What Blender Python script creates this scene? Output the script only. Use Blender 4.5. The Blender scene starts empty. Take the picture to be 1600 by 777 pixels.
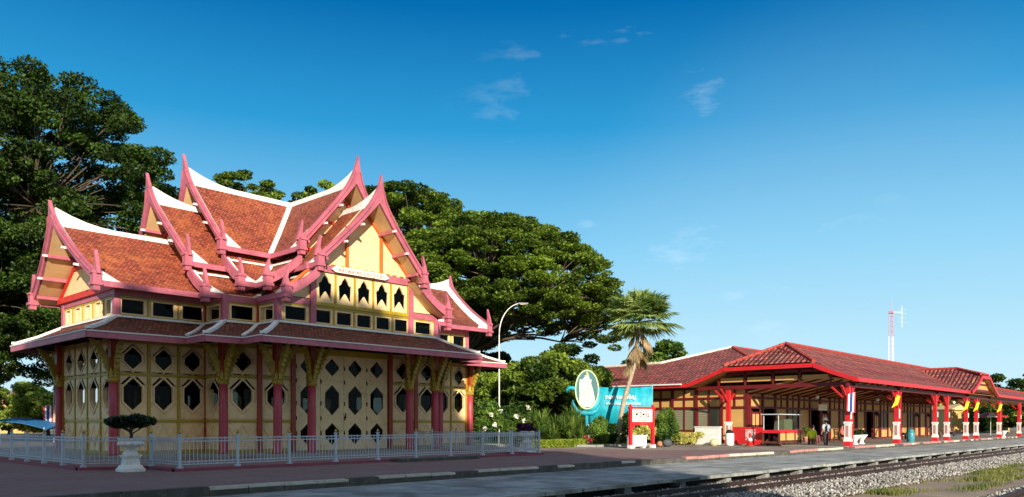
import bpy, math, random
import numpy as np
from mathutils import Vector
from mathutils.geometry import tessellate_polygon
SC = bpy.context.scene
COL = SC.collection
R = math.radians
random.seed(7)

# ------------------------------------------------------------------ camera
HEADING = R(42.785)
cd = bpy.data.cameras.new("camera"); cam = bpy.data.objects.new("camera", cd); COL.objects.link(cam)
cam.location = (0, 0, 1.5)
cam.rotation_euler = (R(90), 0, HEADING - R(90))
cd.sensor_width = 36; cd.lens = 27.52
cd.shift_x = 0.0019; cd.shift_y = 0.1706
cd.clip_start = 0.1; cd.clip_end = 3000
SC.camera = cam

# ------------------------------------------------------------------ world, sun, exposure
SUN_EL, SUN_AZ = R(18), math.atan2(-0.86, -0.51)      # direction TO the sun in plan
sv = Vector((math.cos(SUN_AZ)*math.cos(SUN_EL), math.sin(SUN_AZ)*math.cos(SUN_EL), math.sin(SUN_EL)))
w = bpy.data.worlds.new("World"); SC.world = w; w.use_nodes = True
nt = w.node_tree; N = nt.nodes; Lk = nt.links; N.clear()
out = N.new("ShaderNodeOutputWorld"); bg = N.new("ShaderNodeBackground"); bg.inputs[1].default_value = 0.105
sky = N.new("ShaderNodeTexSky"); sky.sky_type = 'NISHITA'; sky.sun_disc = False
sky.sun_elevation = SUN_EL; sky.sun_rotation = math.pi/2 - SUN_AZ
sky.air_density = 1.0; sky.dust_density = 0.2; sky.ozone_density = 4.0; sky.altitude = 0
hs = N.new("ShaderNodeHueSaturation"); hs.inputs["Saturation"].default_value = 1.22; hs.inputs["Value"].default_value = 1.0
hs.inputs["Hue"].default_value = 0.485
Lk.new(sky.outputs[0], hs.inputs["Color"])
# thin high cloud wisps, a function of direction
tc = N.new("ShaderNodeTexCoord"); mp = N.new("ShaderNodeMapping"); mp.inputs["Scale"].default_value = (5.0, 5.0, 16.0)
mp.inputs["Location"].default_value = (0.3, 1.1, 0.4)
nz = N.new("ShaderNodeTexNoise"); nz.inputs["Scale"].default_value = 1.3; nz.inputs["Detail"].default_value = 7; nz.inputs["Roughness"].default_value = 0.6
cr = N.new("ShaderNodeValToRGB"); cr.color_ramp.elements[0].position = 0.59; cr.color_ramp.elements[1].position = 0.85
cr.color_ramp.elements[0].color = (0, 0, 0, 1); cr.color_ramp.elements[1].color = (.42, .42, .42, 1)
mx = N.new("ShaderNodeMixRGB"); mx.inputs[2].default_value = (6.2, 7.2, 8.0, 1)
Lk.new(tc.outputs["Generated"], mp.inputs[0]); Lk.new(mp.outputs[0], nz.inputs[0]); Lk.new(nz.outputs[0], cr.inputs[0])
# clear tropical evening: deep azure overhead, pale cyan band over the horizon
sxyz = N.new("ShaderNodeSeparateXYZ"); Lk.new(tc.outputs["Generated"], sxyz.inputs[0])
gr = N.new("ShaderNodeValToRGB"); ge = gr.color_ramp.elements
for i, (p, c) in enumerate(((0.0, (4.6, 5.9, 6.5)), (0.08, (3.5, 5.5, 6.5)), (0.21, (1.65, 4.2, 6.1)), (0.35, (.18, 2.2, 4.5)), (0.47, (.0, 1.0, 2.9)), (1.0, (.05, .8, 2.0)))):
    x = ge[i] if i < 2 else ge.new(p)
    x.position = p; x.color = (c[0]*.1, c[1]*.1, c[2]*.1, 1)
Lk.new(sxyz.outputs[2], gr.inputs[0])
gm = N.new("ShaderNodeVectorMath"); gm.operation = 'SCALE'; gm.inputs["Scale"].default_value = 10; Lk.new(gr.outputs[0], gm.inputs[0])
g2 = N.new("ShaderNodeMixRGB"); g2.inputs[0].default_value = .975; Lk.new(hs.outputs[0], g2.inputs[1]); Lk.new(gm.outputs[0], g2.inputs[2])
dp = N.new("ShaderNodeVectorMath"); dp.operation = 'DOT_PRODUCT'; dp.inputs[1].default_value = (.815, .50, .292); Lk.new(tc.outputs["Generated"], dp.inputs[0])
mr = N.new("ShaderNodeMapRange"); mr.interpolation_type = 'SMOOTHSTEP'; mr.inputs[1].default_value = .955; mr.inputs[2].default_value = .995; Lk.new(dp.outputs["Value"], mr.inputs[0])
mk = N.new("ShaderNodeMath"); mk.operation = 'MULTIPLY'; Lk.new(cr.outputs[0], mk.inputs[0]); Lk.new(mr.outputs[0], mk.inputs[1])
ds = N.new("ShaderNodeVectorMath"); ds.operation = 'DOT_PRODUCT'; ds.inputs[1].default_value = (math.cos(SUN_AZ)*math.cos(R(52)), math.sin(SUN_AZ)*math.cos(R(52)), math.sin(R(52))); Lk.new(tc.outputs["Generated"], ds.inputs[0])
sr = N.new("ShaderNodeMapRange"); sr.interpolation_type = 'SMOOTHSTEP'; sr.inputs[1].default_value = .35; sr.inputs[2].default_value = 1.0; Lk.new(ds.outputs["Value"], sr.inputs[0])  # fill glow added to the sky high behind the camera, lifting shaded faces
gw = N.new("ShaderNodeMixRGB"); gw.inputs[2].default_value = (3.7, 3.7, 3.8, 1); Lk.new(sr.outputs[0], gw.inputs[0]); # fill glow mixed in; next, paler, slightly hazy sky low at the right
dr2 = N.new("ShaderNodeVectorMath"); dr2.operation = 'DOT_PRODUCT'; dr2.inputs[1].default_value = (.93, .346, .121); Lk.new(tc.outputs["Generated"], dr2.inputs[0])
pr2 = N.new("ShaderNodeMapRange"); pr2.interpolation_type = 'SMOOTHSTEP'; pr2.inputs[1].default_value = .93; pr2.inputs[2].default_value = 1.0; pr2.inputs[4].default_value = .14; Lk.new(dr2.outputs["Value"], pr2.inputs[0])
g3 = N.new("ShaderNodeMixRGB"); g3.inputs[2].default_value = (3.7, 5.4, 6.3, 1); Lk.new(pr2.outputs[0], g3.inputs[0]); Lk.new(g2.outputs[0], g3.inputs[1])
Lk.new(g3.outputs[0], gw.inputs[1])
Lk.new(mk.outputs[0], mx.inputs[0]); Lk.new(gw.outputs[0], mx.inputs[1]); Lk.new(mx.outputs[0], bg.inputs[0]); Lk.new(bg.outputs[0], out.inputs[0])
sd = bpy.data.lights.new("sun", 'SUN'); sd.energy = 5.0; sd.angle = R(0.6); sd.color = (1.0, 0.88, 0.72)
so = bpy.data.objects.new("sun", sd); COL.objects.link(so)
so.rotation_euler = sv.to_track_quat('Z', 'Y').to_euler()
SC.view_settings.view_transform = 'Standard'; SC.view_settings.look = 'None'
SC.view_settings.exposure = 0.55; SC.view_settings.gamma = 1
SC.view_settings.use_curve_mapping = False
SC.render.engine = 'CYCLES'
SC.cycles.max_bounces = 6; SC.cycles.transparent_max_bounces = 12

# ------------------------------------------------------------------ projection helper (where a thing stands on the ground)
CT, ST = math.cos(HEADING), math.sin(HEADING)
def at(px, d):
    """plan position of a thing seen at photo column px at depth d metres"""
    r = (px - 797) / 1223.2 * d
    return (d*CT + r*ST, d*ST - r*CT)
def zat(py, d): return 1.5 + (661.5 - py) * d / 1223.2

# ------------------------------------------------------------------ materials
def lin(c):
    if isinstance(c, str):
        c = [int(c[i:i+2], 16)/255 for i in (0, 2, 4)]
    return tuple(x/12.92 if x <= .04045 else ((x+.055)/1.055)**2.4 for x in c) + (1,)
def base_mat(name, rough=.6):
    m = bpy.data.materials.new(name); m.use_nodes = True
    b = m.node_tree.nodes["Principled BSDF"]; b.inputs["Roughness"].default_value = rough
    return m, m.node_tree, b
def paint(name, col, var=.12, rough=.55, scale=2.0, bump=.15, dirt=None, dirt_amt=.35, spec=None, metal=0, fine=24):
    """painted / plain surface with broad tone variation, grime in patches and fine bump"""
    m, t, b = base_mat(name, rough); n = t.nodes; l = t.links
    c = lin(col) if not (isinstance(col, tuple) and len(col) == 4) else col
    g = n.new("ShaderNodeNewGeometry")
    a = n.new("ShaderNodeTexNoise"); a.inputs["Scale"].default_value = scale; a.inputs["Detail"].default_value = 6
    l.new(g.outputs["Position"], a.inputs[0])
    r = n.new("ShaderNodeValToRGB"); e = r.color_ramp.elements
    e[0].position = .3; e[1].position = .7
    e[0].color = tuple(x*(1-var) for x in c[:3]) + (1,); e[1].color = tuple(min(1, x*(1+var)) for x in c[:3]) + (1,)
    l.new(a.outputs[0], r.inputs[0]); cur = r.outputs[0]
    if dirt is not None:
        d = n.new("ShaderNodeTexNoise"); d.inputs["Scale"].default_value = scale*2.7; d.inputs["Detail"].default_value = 9; d.inputs["Roughness"].default_value = .7
        l.new(g.outputs["Position"], d.inputs[0])
        dr = n.new("ShaderNodeValToRGB"); dr.color_ramp.elements[0].position = .5; dr.color_ramp.elements[1].position = .72
        dr.color_ramp.elements[1].color = (dirt_amt,)*3 + (1,)
        l.new(d.outputs[0], dr.inputs[0])
        mm = n.new("ShaderNodeMixRGB"); mm.inputs[2].default_value = lin(dirt); l.new(dr.outputs[0], mm.inputs[0]); l.new(cur, mm.inputs[1]); cur = mm.outputs[0]
    l.new(cur, b.inputs["Base Color"])
    if bump:
        f = n.new("ShaderNodeTexNoise"); f.inputs["Scale"].default_value = fine; f.inputs["Detail"].default_value = 4; l.new(g.outputs["Position"], f.inputs[0])
        bp = n.new("ShaderNodeBump"); bp.inputs["Strength"].default_value = bump; bp.inputs["Distance"].default_value = .02
        l.new(f.outputs[0], bp.inputs["Height"]); l.new(bp.outputs[0], b.inputs["Normal"])
    if spec is not None: b.inputs["Specular IOR Level"].default_value = spec
    b.inputs["Metallic"].default_value = metal
    return m
def tiles(name, c1, c2, mortar, wdt, hgt, rough=.75, bump=.6, patch=None, patch_amt=.5, barrel=False):
    m, t, b = base_mat(name, rough); n = t.nodes; l = t.links
    uv = n.new("ShaderNodeUVMap"); uv.uv_map = "UVMap"
    br = n.new("ShaderNodeTexBrick"); br.inputs["Scale"].default_value = 1
    br.inputs["Brick Width"].default_value = wdt; br.inputs["Row Height"].default_value = hgt
    br.inputs["Mortar Size"].default_value = min(wdt, hgt)*.09; br.inputs["Mortar Smooth"].default_value = .3; br.inputs["Bias"].default_value = 0
    br.inputs["Color1"].default_value = lin(c1); br.inputs["Color2"].default_value = lin(c2); br.inputs["Mortar"].default_value = lin(mortar)
    br.offset = .5
    l.new(uv.outputs[0], br.inputs[0])
    nz = n.new("ShaderNodeTexNoise"); nz.inputs["Scale"].default_value = .7; nz.inputs["Detail"].default_value = 8; nz.inputs["Roughness"].default_value = .72
    l.new(uv.outputs[0], nz.inputs[0])
    rr = n.new("ShaderNodeValToRGB"); rr.color_ramp.elements[0].position = .46; rr.color_ramp.elements[1].position = .7
    rr.color_ramp.elements[1].color = (patch_amt,)*3 + (1,)
    l.new(nz.outputs[0], rr.inputs[0])
    mm = n.new("ShaderNodeMixRGB"); mm.inputs[2].default_value = lin(patch or c2); l.new(rr.outputs[0], mm.inputs[0]); l.new(br.outputs[0], mm.inputs[1])
    # pale lichen specks tile by tile
    vz = n.new("ShaderNodeTexNoise"); vz.inputs["Scale"].default_value = 5.5; vz.inputs["Detail"].default_value = 3; l.new(uv.outputs[0], vz.inputs[0])
    vr = n.new("ShaderNodeValToRGB"); vr.color_ramp.elements[0].position = .3; vr.color_ramp.elements[1].position = .75
    vr.color_ramp.elements[0].color = (.55,)*3 + (1,); vr.color_ramp.elements[1].color = (1.35,)*3 + (1,)
    l.new(vz.outputs[0], vr.inputs[0])
    ml = n.new("ShaderNodeMixRGB"); ml.blend_type = 'MULTIPLY'; ml.inputs[0].default_value = 1; l.new(mm.outputs[0], ml.inputs[1]); l.new(vr.outputs[0], ml.inputs[2])
    l.new(ml.outputs[0], b.inputs["Base Color"])
    sp = n.new("ShaderNodeSeparateXYZ"); l.new(uv.outputs[0], sp.inputs[0])
    dv = n.new("ShaderNodeMath"); dv.operation = 'DIVIDE'; dv.inputs[1].default_value = hgt; l.new(sp.outputs[1], dv.inputs[0])
    fr = n.new("ShaderNodeMath"); fr.operation = 'FRACT'; l.new(dv.outputs[0], fr.inputs[0])
    h = fr.outputs[0]
    if barrel:
        d2 = n.new("ShaderNodeMath"); d2.operation = 'MULTIPLY'; d2.inputs[1].default_value = 2*math.pi/wdt; l.new(sp.outputs[0], d2.inputs[0])
        si = n.new("ShaderNodeMath"); si.operation = 'SINE'; l.new(d2.outputs[0], si.inputs[0])
        ad = n.new("ShaderNodeMath"); ad.operation = 'MULTIPLY_ADD'; ad.inputs[1].default_value = .5; l.new(fr.outputs[0], ad.inputs[0]); l.new(si.outputs[0], ad.inputs[2]); h = ad.outputs[0]
    sb = n.new("ShaderNodeMath"); sb.operation = 'SUBTRACT'; l.new(h, sb.inputs[0]); l.new(br.outputs["Fac"], sb.inputs[1])
    bp = n.new("ShaderNodeBump"); bp.inputs["Strength"].default_value = bump; bp.inputs["Distance"].default_value = .05
    l.new(sb.outputs[0], bp.inputs["Height"]); l.new(bp.outputs[0], b.inputs["Normal"])
    return m
def leafmat(name, dark, light, trans=.35, scale=.35, rough=.55):
    m, t, b = base_mat(name, rough); n = t.nodes; l = t.links
    g = n.new("ShaderNodeNewGeometry")
    a = n.new("ShaderNodeTexNoise"); a.inputs["Scale"].default_value = scale; a.inputs["Detail"].default_value = 5; l.new(g.outputs["Position"], a.inputs[0])
    r = n.new("ShaderNodeValToRGB"); r.color_ramp.elements[0].position = .35; r.color_ramp.elements[1].position = .68
    r.color_ramp.elements[0].color = lin(dark); r.color_ramp.elements[1].color = lin(light); l.new(a.outputs[0], r.inputs[0])
    rn = n.new("ShaderNodeMath"); rn.operation = 'MULTIPLY_ADD'; rn.inputs[1].default_value = .7; rn.inputs[2].default_value = .65
    l.new(g.outputs["Random Per Island"], rn.inputs[0])
    ml = n.new("ShaderNodeMixRGB"); ml.blend_type = 'MULTIPLY'; ml.inputs[0].default_value = 1; l.new(r.outputs[0], ml.inputs[1]); l.new(rn.outputs[0], ml.inputs[2])
    l.new(ml.outputs[0], b.inputs["Base Color"]); b.inputs["Specular IOR Level"].default_value = .35
    tr = n.new("ShaderNodeBsdfTranslucent"); l.new(ml.outputs[0], tr.inputs[0])
    ms = n.new("ShaderNodeMixShader"); ms.inputs[0].default_value = trans
    l.new(b.outputs[0], ms.inputs[1]); l.new(tr.outputs[0], ms.inputs[2]); l.new(ms.outputs[0], n["Material Output"].inputs[0])
    return m
def glassmat(name, tint=(.45, .48, .46), refl=.06):
    m, t, b = base_mat(name, .05); n = t.nodes; l = t.links
    tr = n.new("ShaderNodeBsdfTransparent"); tr.inputs[0].default_value = tint + (1,)
    gl = n.new("ShaderNodeBsdfGlossy"); gl.inputs["Roughness"].default_value = .04
    fz = n.new("ShaderNodeFresnel"); fz.inputs[0].default_value = 1.15
    nzz = n.new("ShaderNodeTexNoise"); nzz.inputs["Scale"].default_value = 3; gg = n.new("ShaderNodeNewGeometry"); l.new(gg.outputs["Position"], nzz.inputs[0])
    bp = n.new("ShaderNodeBump"); bp.inputs["Strength"].default_value = .08; l.new(nzz.outputs[0], bp.inputs["Height"]); l.new(bp.outputs[0], gl.inputs["Normal"])
    ms = n.new("ShaderNodeMixShader"); l.new(fz.outputs[0], ms.inputs[0]); l.new(tr.outputs[0], ms.inputs[1]); l.new(gl.outputs[0], ms.inputs[2])
    l.new(ms.outputs[0], n["Material Output"].inputs[0])
    return m

M = dict(
    pink=paint("pink_paint", "b46272", .16, .5, 1.5, .12, dirt="6a3a40", dirt_amt=.45),
    rose=paint("rose_column_paint", "a83a48", .12, .42, 1.5, .08, dirt="5a2430", dirt_amt=.2),
    red=paint("vermilion_paint", "cc3428", .12, .5, 2, .1, dirt="7a2018", dirt_amt=.2),
    cream=paint("cream_paint", "f0d09c", .07, .6, 1.2, .1, dirt="a8905c", dirt_amt=.5),
    olive=paint("ochre_moulding_paint", "b0941e", .12, .5, 2, .1, dirt="5c4a12", dirt_amt=.25),
    gold=paint("gilded_carving", "a88a2a", .3, .5, 6, .6, dirt="4e4a1c", dirt_amt=.8, fine=40),
    brownpost=paint("russet_post_paint", "a03c1c", .15, .5, 2, .1, dirt="4a1a10", dirt_amt=.3),
    white=paint("lime_white", "e6e6e2", .06, .7, 2, .3, dirt="86847a", dirt_amt=.5),
    rooft=tiles("clay_roof_tiles", "b0543a", "803622", "2e1610", .17, .14, patch="bc6a38", patch_amt=.75, bump=.8),
    rooflow=tiles("weathered_clay_tiles", "94503a", "5c2c20", "20100c", .2, .2, patch="7c4c38", patch_amt=.6, bump=1.0),
    stile=tiles("barrel_roof_tiles", "b85c50", "7e3a34", "241212", .36, .42, patch="a0685a", patch_amt=.6, bump=1.0, barrel=True),
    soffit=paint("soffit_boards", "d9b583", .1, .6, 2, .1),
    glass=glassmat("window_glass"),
    dark=paint("dark_interior", "120e0c", .2, .8, 2, .1),  # near-black; also stands in for shade in recesses and behind openings
    floor=paint("grey_terrazzo", "8d8a84", .1, .5, 2, .1),
    signwhite=paint("sign_white", "f4ead8", .04, .5, 2, .05),
    black=paint("black_lettering", "141414", .05, .5, 2, .0),
    letterred=paint("rust_red_lettering", "a03038", .05, .5, 2, .0),
    fence=paint("fence_blue_grey_paint", "b6c2ca", .08, .45, 3, .1, dirt="5c636a", dirt_amt=.3),
    finialgold=paint("gold_cap_paint", "b08a3c", .1, .35, 3, .05, metal=.5),
    kerbred=paint("maroon_kerb_paint", "8a4552", .15, .7, 2, .4, dirt="4a3034", dirt_amt=.5),
    concrete=paint("old_concrete", "8f918f", .14, .85, .8, .5, dirt="55554f", dirt_amt=.55),
    kerbwhite=paint("worn_white_kerb_paint", "c6c0b0", .16, .85, 1.5, .5, dirt="6b655a", dirt_amt=.75),
    kerbrp=paint("worn_red_kerb_paint", "b4807a", .15, .85, 2.5, .5, dirt="8a8076", dirt_amt=.95),
    kerbdark=paint("grimy_kerb_stone", "4e4c47", .2, .9, 1.5, .5, dirt="8a877c", dirt_amt=.4),
    stred=paint("station_red_paint", "c8242a", .12, .45, 2, .1, dirt="6a1416", dirt_amt=.25),
    stdark=paint("station_oxblood_timber", "66181a", .15, .5, 2, .1),
    stcream=paint("station_cream_board", "c89f60", .08, .6, 1, .1, dirt="a88c58", dirt_amt=.3),
    stgrey=paint("grey_green_louvre", "8c8a72", .08, .6, 1, .1),
    trunk=paint("bark", "54473a", .25, .9, 3, .9, dirt="2e2a22", dirt_amt=.6, fine=12),
    rail=paint("rusty_rail_steel", "3e2c24", .2, .5, 3, .3, metal=.3),
    sleeper=paint("weathered_sleeper", "54463a", .2, .9, 3, .6),
)

# ------------------------------------------------------------------ mesh builder
class MB:
    def __init__(s): s.v = []; s.f = []; s.uv = []
    def add(s, vs, fs, uvs=None):
        o = len(s.v); s.v += [tuple(p) for p in vs]
        for i, f in enumerate(fs):
            s.f.append([o+k for k in f]); s.uv.append(uvs[i] if uvs else None)
    def box(s, c, d, rz=0, taper=1.0):
        """c centre, d full size; rotated rz about its centre; taper scales the top"""
        x, y, z = d[0]/2, d[1]/2, d[2]/2; ca, sa = math.cos(rz), math.sin(rz); vs = []
        for k, q in ((-1, 1), (1, taper)):
            for i, j in ((-1, -1), (1, -1), (1, 1), (-1, 1)):
                a, b = i*x*q, j*y*q; vs.append((c[0]+a*ca-b*sa, c[1]+a*sa+b*ca, c[2]+k*z))
        s.add(vs, [(3, 2, 1, 0), (4, 5, 6, 7), (0, 1, 5, 4), (1, 2, 6, 5), (2, 3, 7, 6), (3, 0, 4, 7)])
    def bar(s, a, b, wd, ht, up=(0, 0, 1)):
        """rectangular bar from a to b, section wd (sideways) x ht (along up)"""
        a, b = Vector(a), Vector(b); t = (b-a).normalized(); u = Vector(up)
        if abs(t.dot(u)) > .98: u = Vector((1, 0, 0))
        sd = t.cross(u).normalized(); uu = sd.cross(t).normalized(); vs = []
        for p in (a, b):
            for i, j in ((-1, -1), (1, -1), (1, 1), (-1, 1)): vs.append(p + sd*(i*wd/2) + uu*(j*ht/2))
        s.add(vs, [(3, 2, 1, 0), (4, 5, 6, 7), (0, 1, 5, 4), (1, 2, 6, 5), (2, 3, 7, 6), (3, 0, 4, 7)])
    def tube(s, pts, rs, n=8, cap=True):
        pts = [Vector(p) for p in pts]; rings = []
        if not hasattr(rs, '__len__'): rs = [rs]*len(pts)
        t0 = (pts[1]-pts[0]).normalized(); u = t0.cross(Vector((.3, .9, .1)) if abs(t0.z) > .5 else Vector((0, 0, 1))).normalized()
        vs = []
        for i, p in enumerate(pts):
            t = (pts[min(i+1, len(pts)-1)] - pts[max(i-1, 0)]).normalized()
            u = (u - t*u.dot(t)).normalized(); v = t.cross(u)
            for k in range(n):
                a = 2*math.pi*k/n; vs.append(p + (u*math.cos(a) + v*math.sin(a))*rs[i])
        fs = [(i*n+k, i*n+(k+1) % n, (i+1)*n+(k+1) % n, (i+1)*n+k) for i in range(len(pts)-1) for k in range(n)]
        if cap: fs += [tuple(range(n-1, -1, -1)), tuple(range((len(pts)-1)*n, len(pts)*n))]
        s.add(vs, fs)
    def lathe(s, c, prof, n=20):
        """prof: list of (r, z) upwards"""
        vs = []; 
        for r, z in prof:
            for k in range(n): a = 2*math.pi*k/n; vs.append((c[0]+r*math.cos(a), c[1]+r*math.sin(a), c[2]+z))
        fs = [(i*n+k, i*n+(k+1) % n, (i+1)*n+(k+1) % n, (i+1)*n+k) for i in range(len(prof)-1) for k in range(n)]
        fs += [tuple(range(n-1, -1, -1)), tuple(range((len(prof)-1)*n, len(prof)*n))]
        s.add(vs, fs)
    def prism(s, poly, O, U, V, W, th, holes=()):
        """polygon (u,v) in the plane O+uU+vV, thickness th from O along W"""
        O, U, V, W = Vector(O), Vector(U), Vector(V), Vector(W)
        loops = [list(poly)] + [list(h) for h in holes]
        flat = [p for lp in loops for p in lp]; n = len(flat)
        tri = tessellate_polygon([[Vector((p[0], p[1], 0)) for p in lp] for lp in loops])
        vs = [O + U*p[0] + V*p[1] for p in flat] + [O + U*p[0] + V*p[1] + W*th for p in flat]
        fs = [tuple(t) for t in tri] + [tuple(n+k for k in reversed(t)) for t in tri]
        o = 0
        for lp in loops:
            m = len(lp)
            for i in range(m):
                a, b = o+i, o+(i+1) % m; fs.append((a, b, n+b, n+a))
            o += m
        s.add(vs, fs)
    def build(s, name, mat, parent=None, smooth=False, loc=None):
        key = {}; idx = []; nv = []
        for p in s.v:
            k = (round(p[0], 4), round(p[1], 4), round(p[2], 4))
            if k not in key: key[k] = len(nv); nv.append(p)
            idx.append(key[k])
        F, Uv = [], []
        for f, u in zip(s.f, s.uv):
            g = [idx[k] for k in f]
            if len(set(g)) == len(g): F.append(g); Uv.append(u)
        s.v, s.f, s.uv = nv, F, Uv
        me = bpy.data.meshes.new(name); me.from_pydata(s.v, [], s.f)
        uvl = me.uv_layers.new(name="UVMap")
        if any(u is not None for u in s.uv):
            flat = []
            for f, u in zip(s.f, s.uv):
                for k in range(len(f)): flat += list(u[k]) if u else [0, 0]
            uvl.data.foreach_set("uv", flat)
        if smooth: me.polygons.foreach_set("use_smooth", [True]*len(me.polygons))
        me.materials.append(mat); me.update()
        o = bpy.data.objects.new(name, me); COL.objects.link(o)
        if parent: o.parent = parent
        if loc: o.location = loc
        return o
def tag(o, label=None, cat=None, group=None, kind=None):
    if label: o["label"] = label
    if cat: o["category"] = cat
    if group: o["group"] = group
    if kind: o["kind"] = kind
    return o
def empty(name, loc, label, cat, group=None, rz=0):
    o = bpy.data.objects.new(name, None); COL.objects.link(o); o.location = loc; o.rotation_euler = (0, 0, rz); o.empty_display_size = .3
    return tag(o, label, cat, group)
def copy_tree(o, parent=None, loc=None, rz=None):
    c = o.copy(); COL.objects.link(c)
    if parent is not None: c.parent = parent
    if loc is not None: c.location = loc
    if rz is not None: c.rotation_euler = (0, 0, rz)
    for ch in list(o.children): copy_tree(ch, c)
    return c
def text_mesh(name, body, size, mat, parent, loc, rot, depth=.01, align='CENTER', squash=None):
    cu = bpy.data.curves.new(name, 'FONT'); cu.body = body; cu.size = size; cu.extrude = depth; cu.align_x = align; cu.align_y = 'CENTER'
    cu.materials.append(mat); o = bpy.data.objects.new(name, cu); COL.objects.link(o)
    bpy.context.view_layer.update(); me = bpy.data.meshes.new_from_object(o.evaluated_get(bpy.context.evaluated_depsgraph_get())); bpy.data.objects.remove(o)
    me.materials.clear(); me.materials.append(mat); o = bpy.data.objects.new(name, me); COL.objects.link(o)
    o.parent = parent; o.location = loc; o.rotation_euler = rot
    return o

# ------------------------------------------------------------------ ground, apron, platform strip, tracks
def sheet(name, mat, poly, z, top_uv=False):
    mb = MB(); n = len(poly); mb.add([(x, y, z) for x, y in poly], [tuple(range(n))], [[(x, y) for x, y in poly]])
    return tag(mb.build(name, mat), kind="structure")
def slab(name, mat, poly, z0, z1):
    mb = MB(); mb.prism(poly, (0, 0, z0), (1, 0, 0), (0, 1, 0), (0, 0, 1), z1-z0)
    return tag(mb.build(name, mat), kind="structure")
def groundmat(name, cols, scale, rough=.95, bump=.5, fine=30):
    m, t, b = base_mat(name, rough); n = t.nodes; l = t.links
    g = n.new("ShaderNodeNewGeometry"); a = n.new("ShaderNodeTexNoise"); a.inputs["Scale"].default_value = scale; a.inputs["Detail"].default_value = 10; a.inputs["Roughness"].default_value = .65
    l.new(g.outputs["Position"], a.inputs[0]); r = n.new("ShaderNodeValToRGB"); e = r.color_ramp.elements
    for i, (p, c) in enumerate(cols):
        x = e[i] if i < 2 else e.new(p)
        x.position = p; x.color = lin(c)
    l.new(a.outputs[0], r.inputs[0])
    f = n.new("ShaderNodeTexNoise"); f.inputs["Scale"].default_value = fine; f.inputs["Detail"].default_value = 6; l.new(g.outputs["Position"], f.inputs[0])
    fr = n.new("ShaderNodeValToRGB"); fr.color_ramp.elements[0].position = .3; fr.color_ramp.elements[1].position = .7
    fr.color_ramp.elements[0].color = (.6,)*3+(1,); fr.color_ramp.elements[1].color = (1.3,)*3+(1,); l.new(f.outputs[0], fr.inputs[0])
    ml = n.new("ShaderNodeMixRGB"); ml.blend_type = 'MULTIPLY'; ml.inputs[0].default_value = .8; l.new(r.outputs[0], ml.inputs[1]); l.new(fr.outputs[0], ml.inputs[2])
    l.new(ml.outputs[0], b.inputs["Base Color"])
    bp = n.new("ShaderNodeBump"); bp.inputs["Strength"].default_value = bump; bp.inputs["Distance"].default_value = .05
    l.new(f.outputs[0], bp.inputs["Height"]); l.new(bp.outputs[0], b.inputs["Normal"])
    return m
M['earth'] = groundmat("dry_earth", [(.35, "6b6044"), (.65, "8c8468"), (.5, "6f7444")], .15)
M['lawn'] = groundmat("lawn_soil", [(.3, "6f8a3a"), (.7, "9aa650"), (.5, "7c9440")], .8, fine=18)
M['ballastbed'] = groundmat("ballast_bed", [(.3, "6c6864"), (.7, "a29d96"), (.5, "86817b")], 3, fine=14, bump=1)
M['path'] = groundmat("worn_dirt", [(.3, "7d6d5c"), (.7, "a8957c"), (.5, "8f7e69")], .6, fine=22)
def brick_mat(name, c1, c2, mo, bw, bh, stain, amt=.6, vs=.5):
    m, t, b = base_mat(name, .85); n = t.nodes; l = t.links
    uv = n.new("ShaderNodeUVMap"); uv.uv_map = "UVMap"
    br = n.new("ShaderNodeTexBrick"); br.inputs["Scale"].default_value = 1; br.inputs["Brick Width"].default_value = bw; br.inputs["Row Height"].default_value = bh
    br.inputs["Mortar Size"].default_value = .006; br.inputs["Color1"].default_value = lin(c1); br.inputs["Color2"].default_value = lin(c2); br.inputs["Mortar"].default_value = lin(mo)
    l.new(uv.outputs[0], br.inputs[0])
    nz = n.new("ShaderNodeTexNoise"); nz.inputs["Scale"].default_value = vs; nz.inputs["Detail"].default_value = 10; nz.inputs["Roughness"].default_value = .7; l.new(uv.outputs[0], nz.inputs[0])
    r = n.new("ShaderNodeValToRGB"); r.color_ramp.elements[0].position = .42; r.color_ramp.elements[1].position = .68; r.color_ramp.elements[1].color = (amt,)*3+(1,); l.new(nz.outputs[0], r.inputs[0])
    mm = n.new("ShaderNodeMixRGB"); mm.inputs[2].default_value = lin(stain); l.new(r.outputs[0], mm.inputs[0]); l.new(br.outputs[0], mm.inputs[1]); l.new(mm.outputs[0], b.inputs["Base Color"])
    bp = n.new("ShaderNodeBump"); bp.inputs["Strength"].default_value = .5; bp.inputs["Distance"].default_value = .01; bp.invert = True
    l.new(br.outputs["Fac"], bp.inputs["Height"]); l.new(bp.outputs[0], b.inputs["Normal"])
    return m
M['pavers'] = brick_mat("brick_pavers", "785c56", "8e6a62", "483a38", .24, .12, "857570", .75)
M['asphalt'] = groundmat("pale_asphalt", [(.35, "857a70"), (.65, "a89c8e"), (.5, "968a7e")], .4, fine=60, bump=.2)
M['slabconc'] = groundmat("platform_concrete", [(.32, "8c9290"), (.66, "bcbeb8"), (.5, "a4a8a4")], .7, fine=40, bump=.25)

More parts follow.
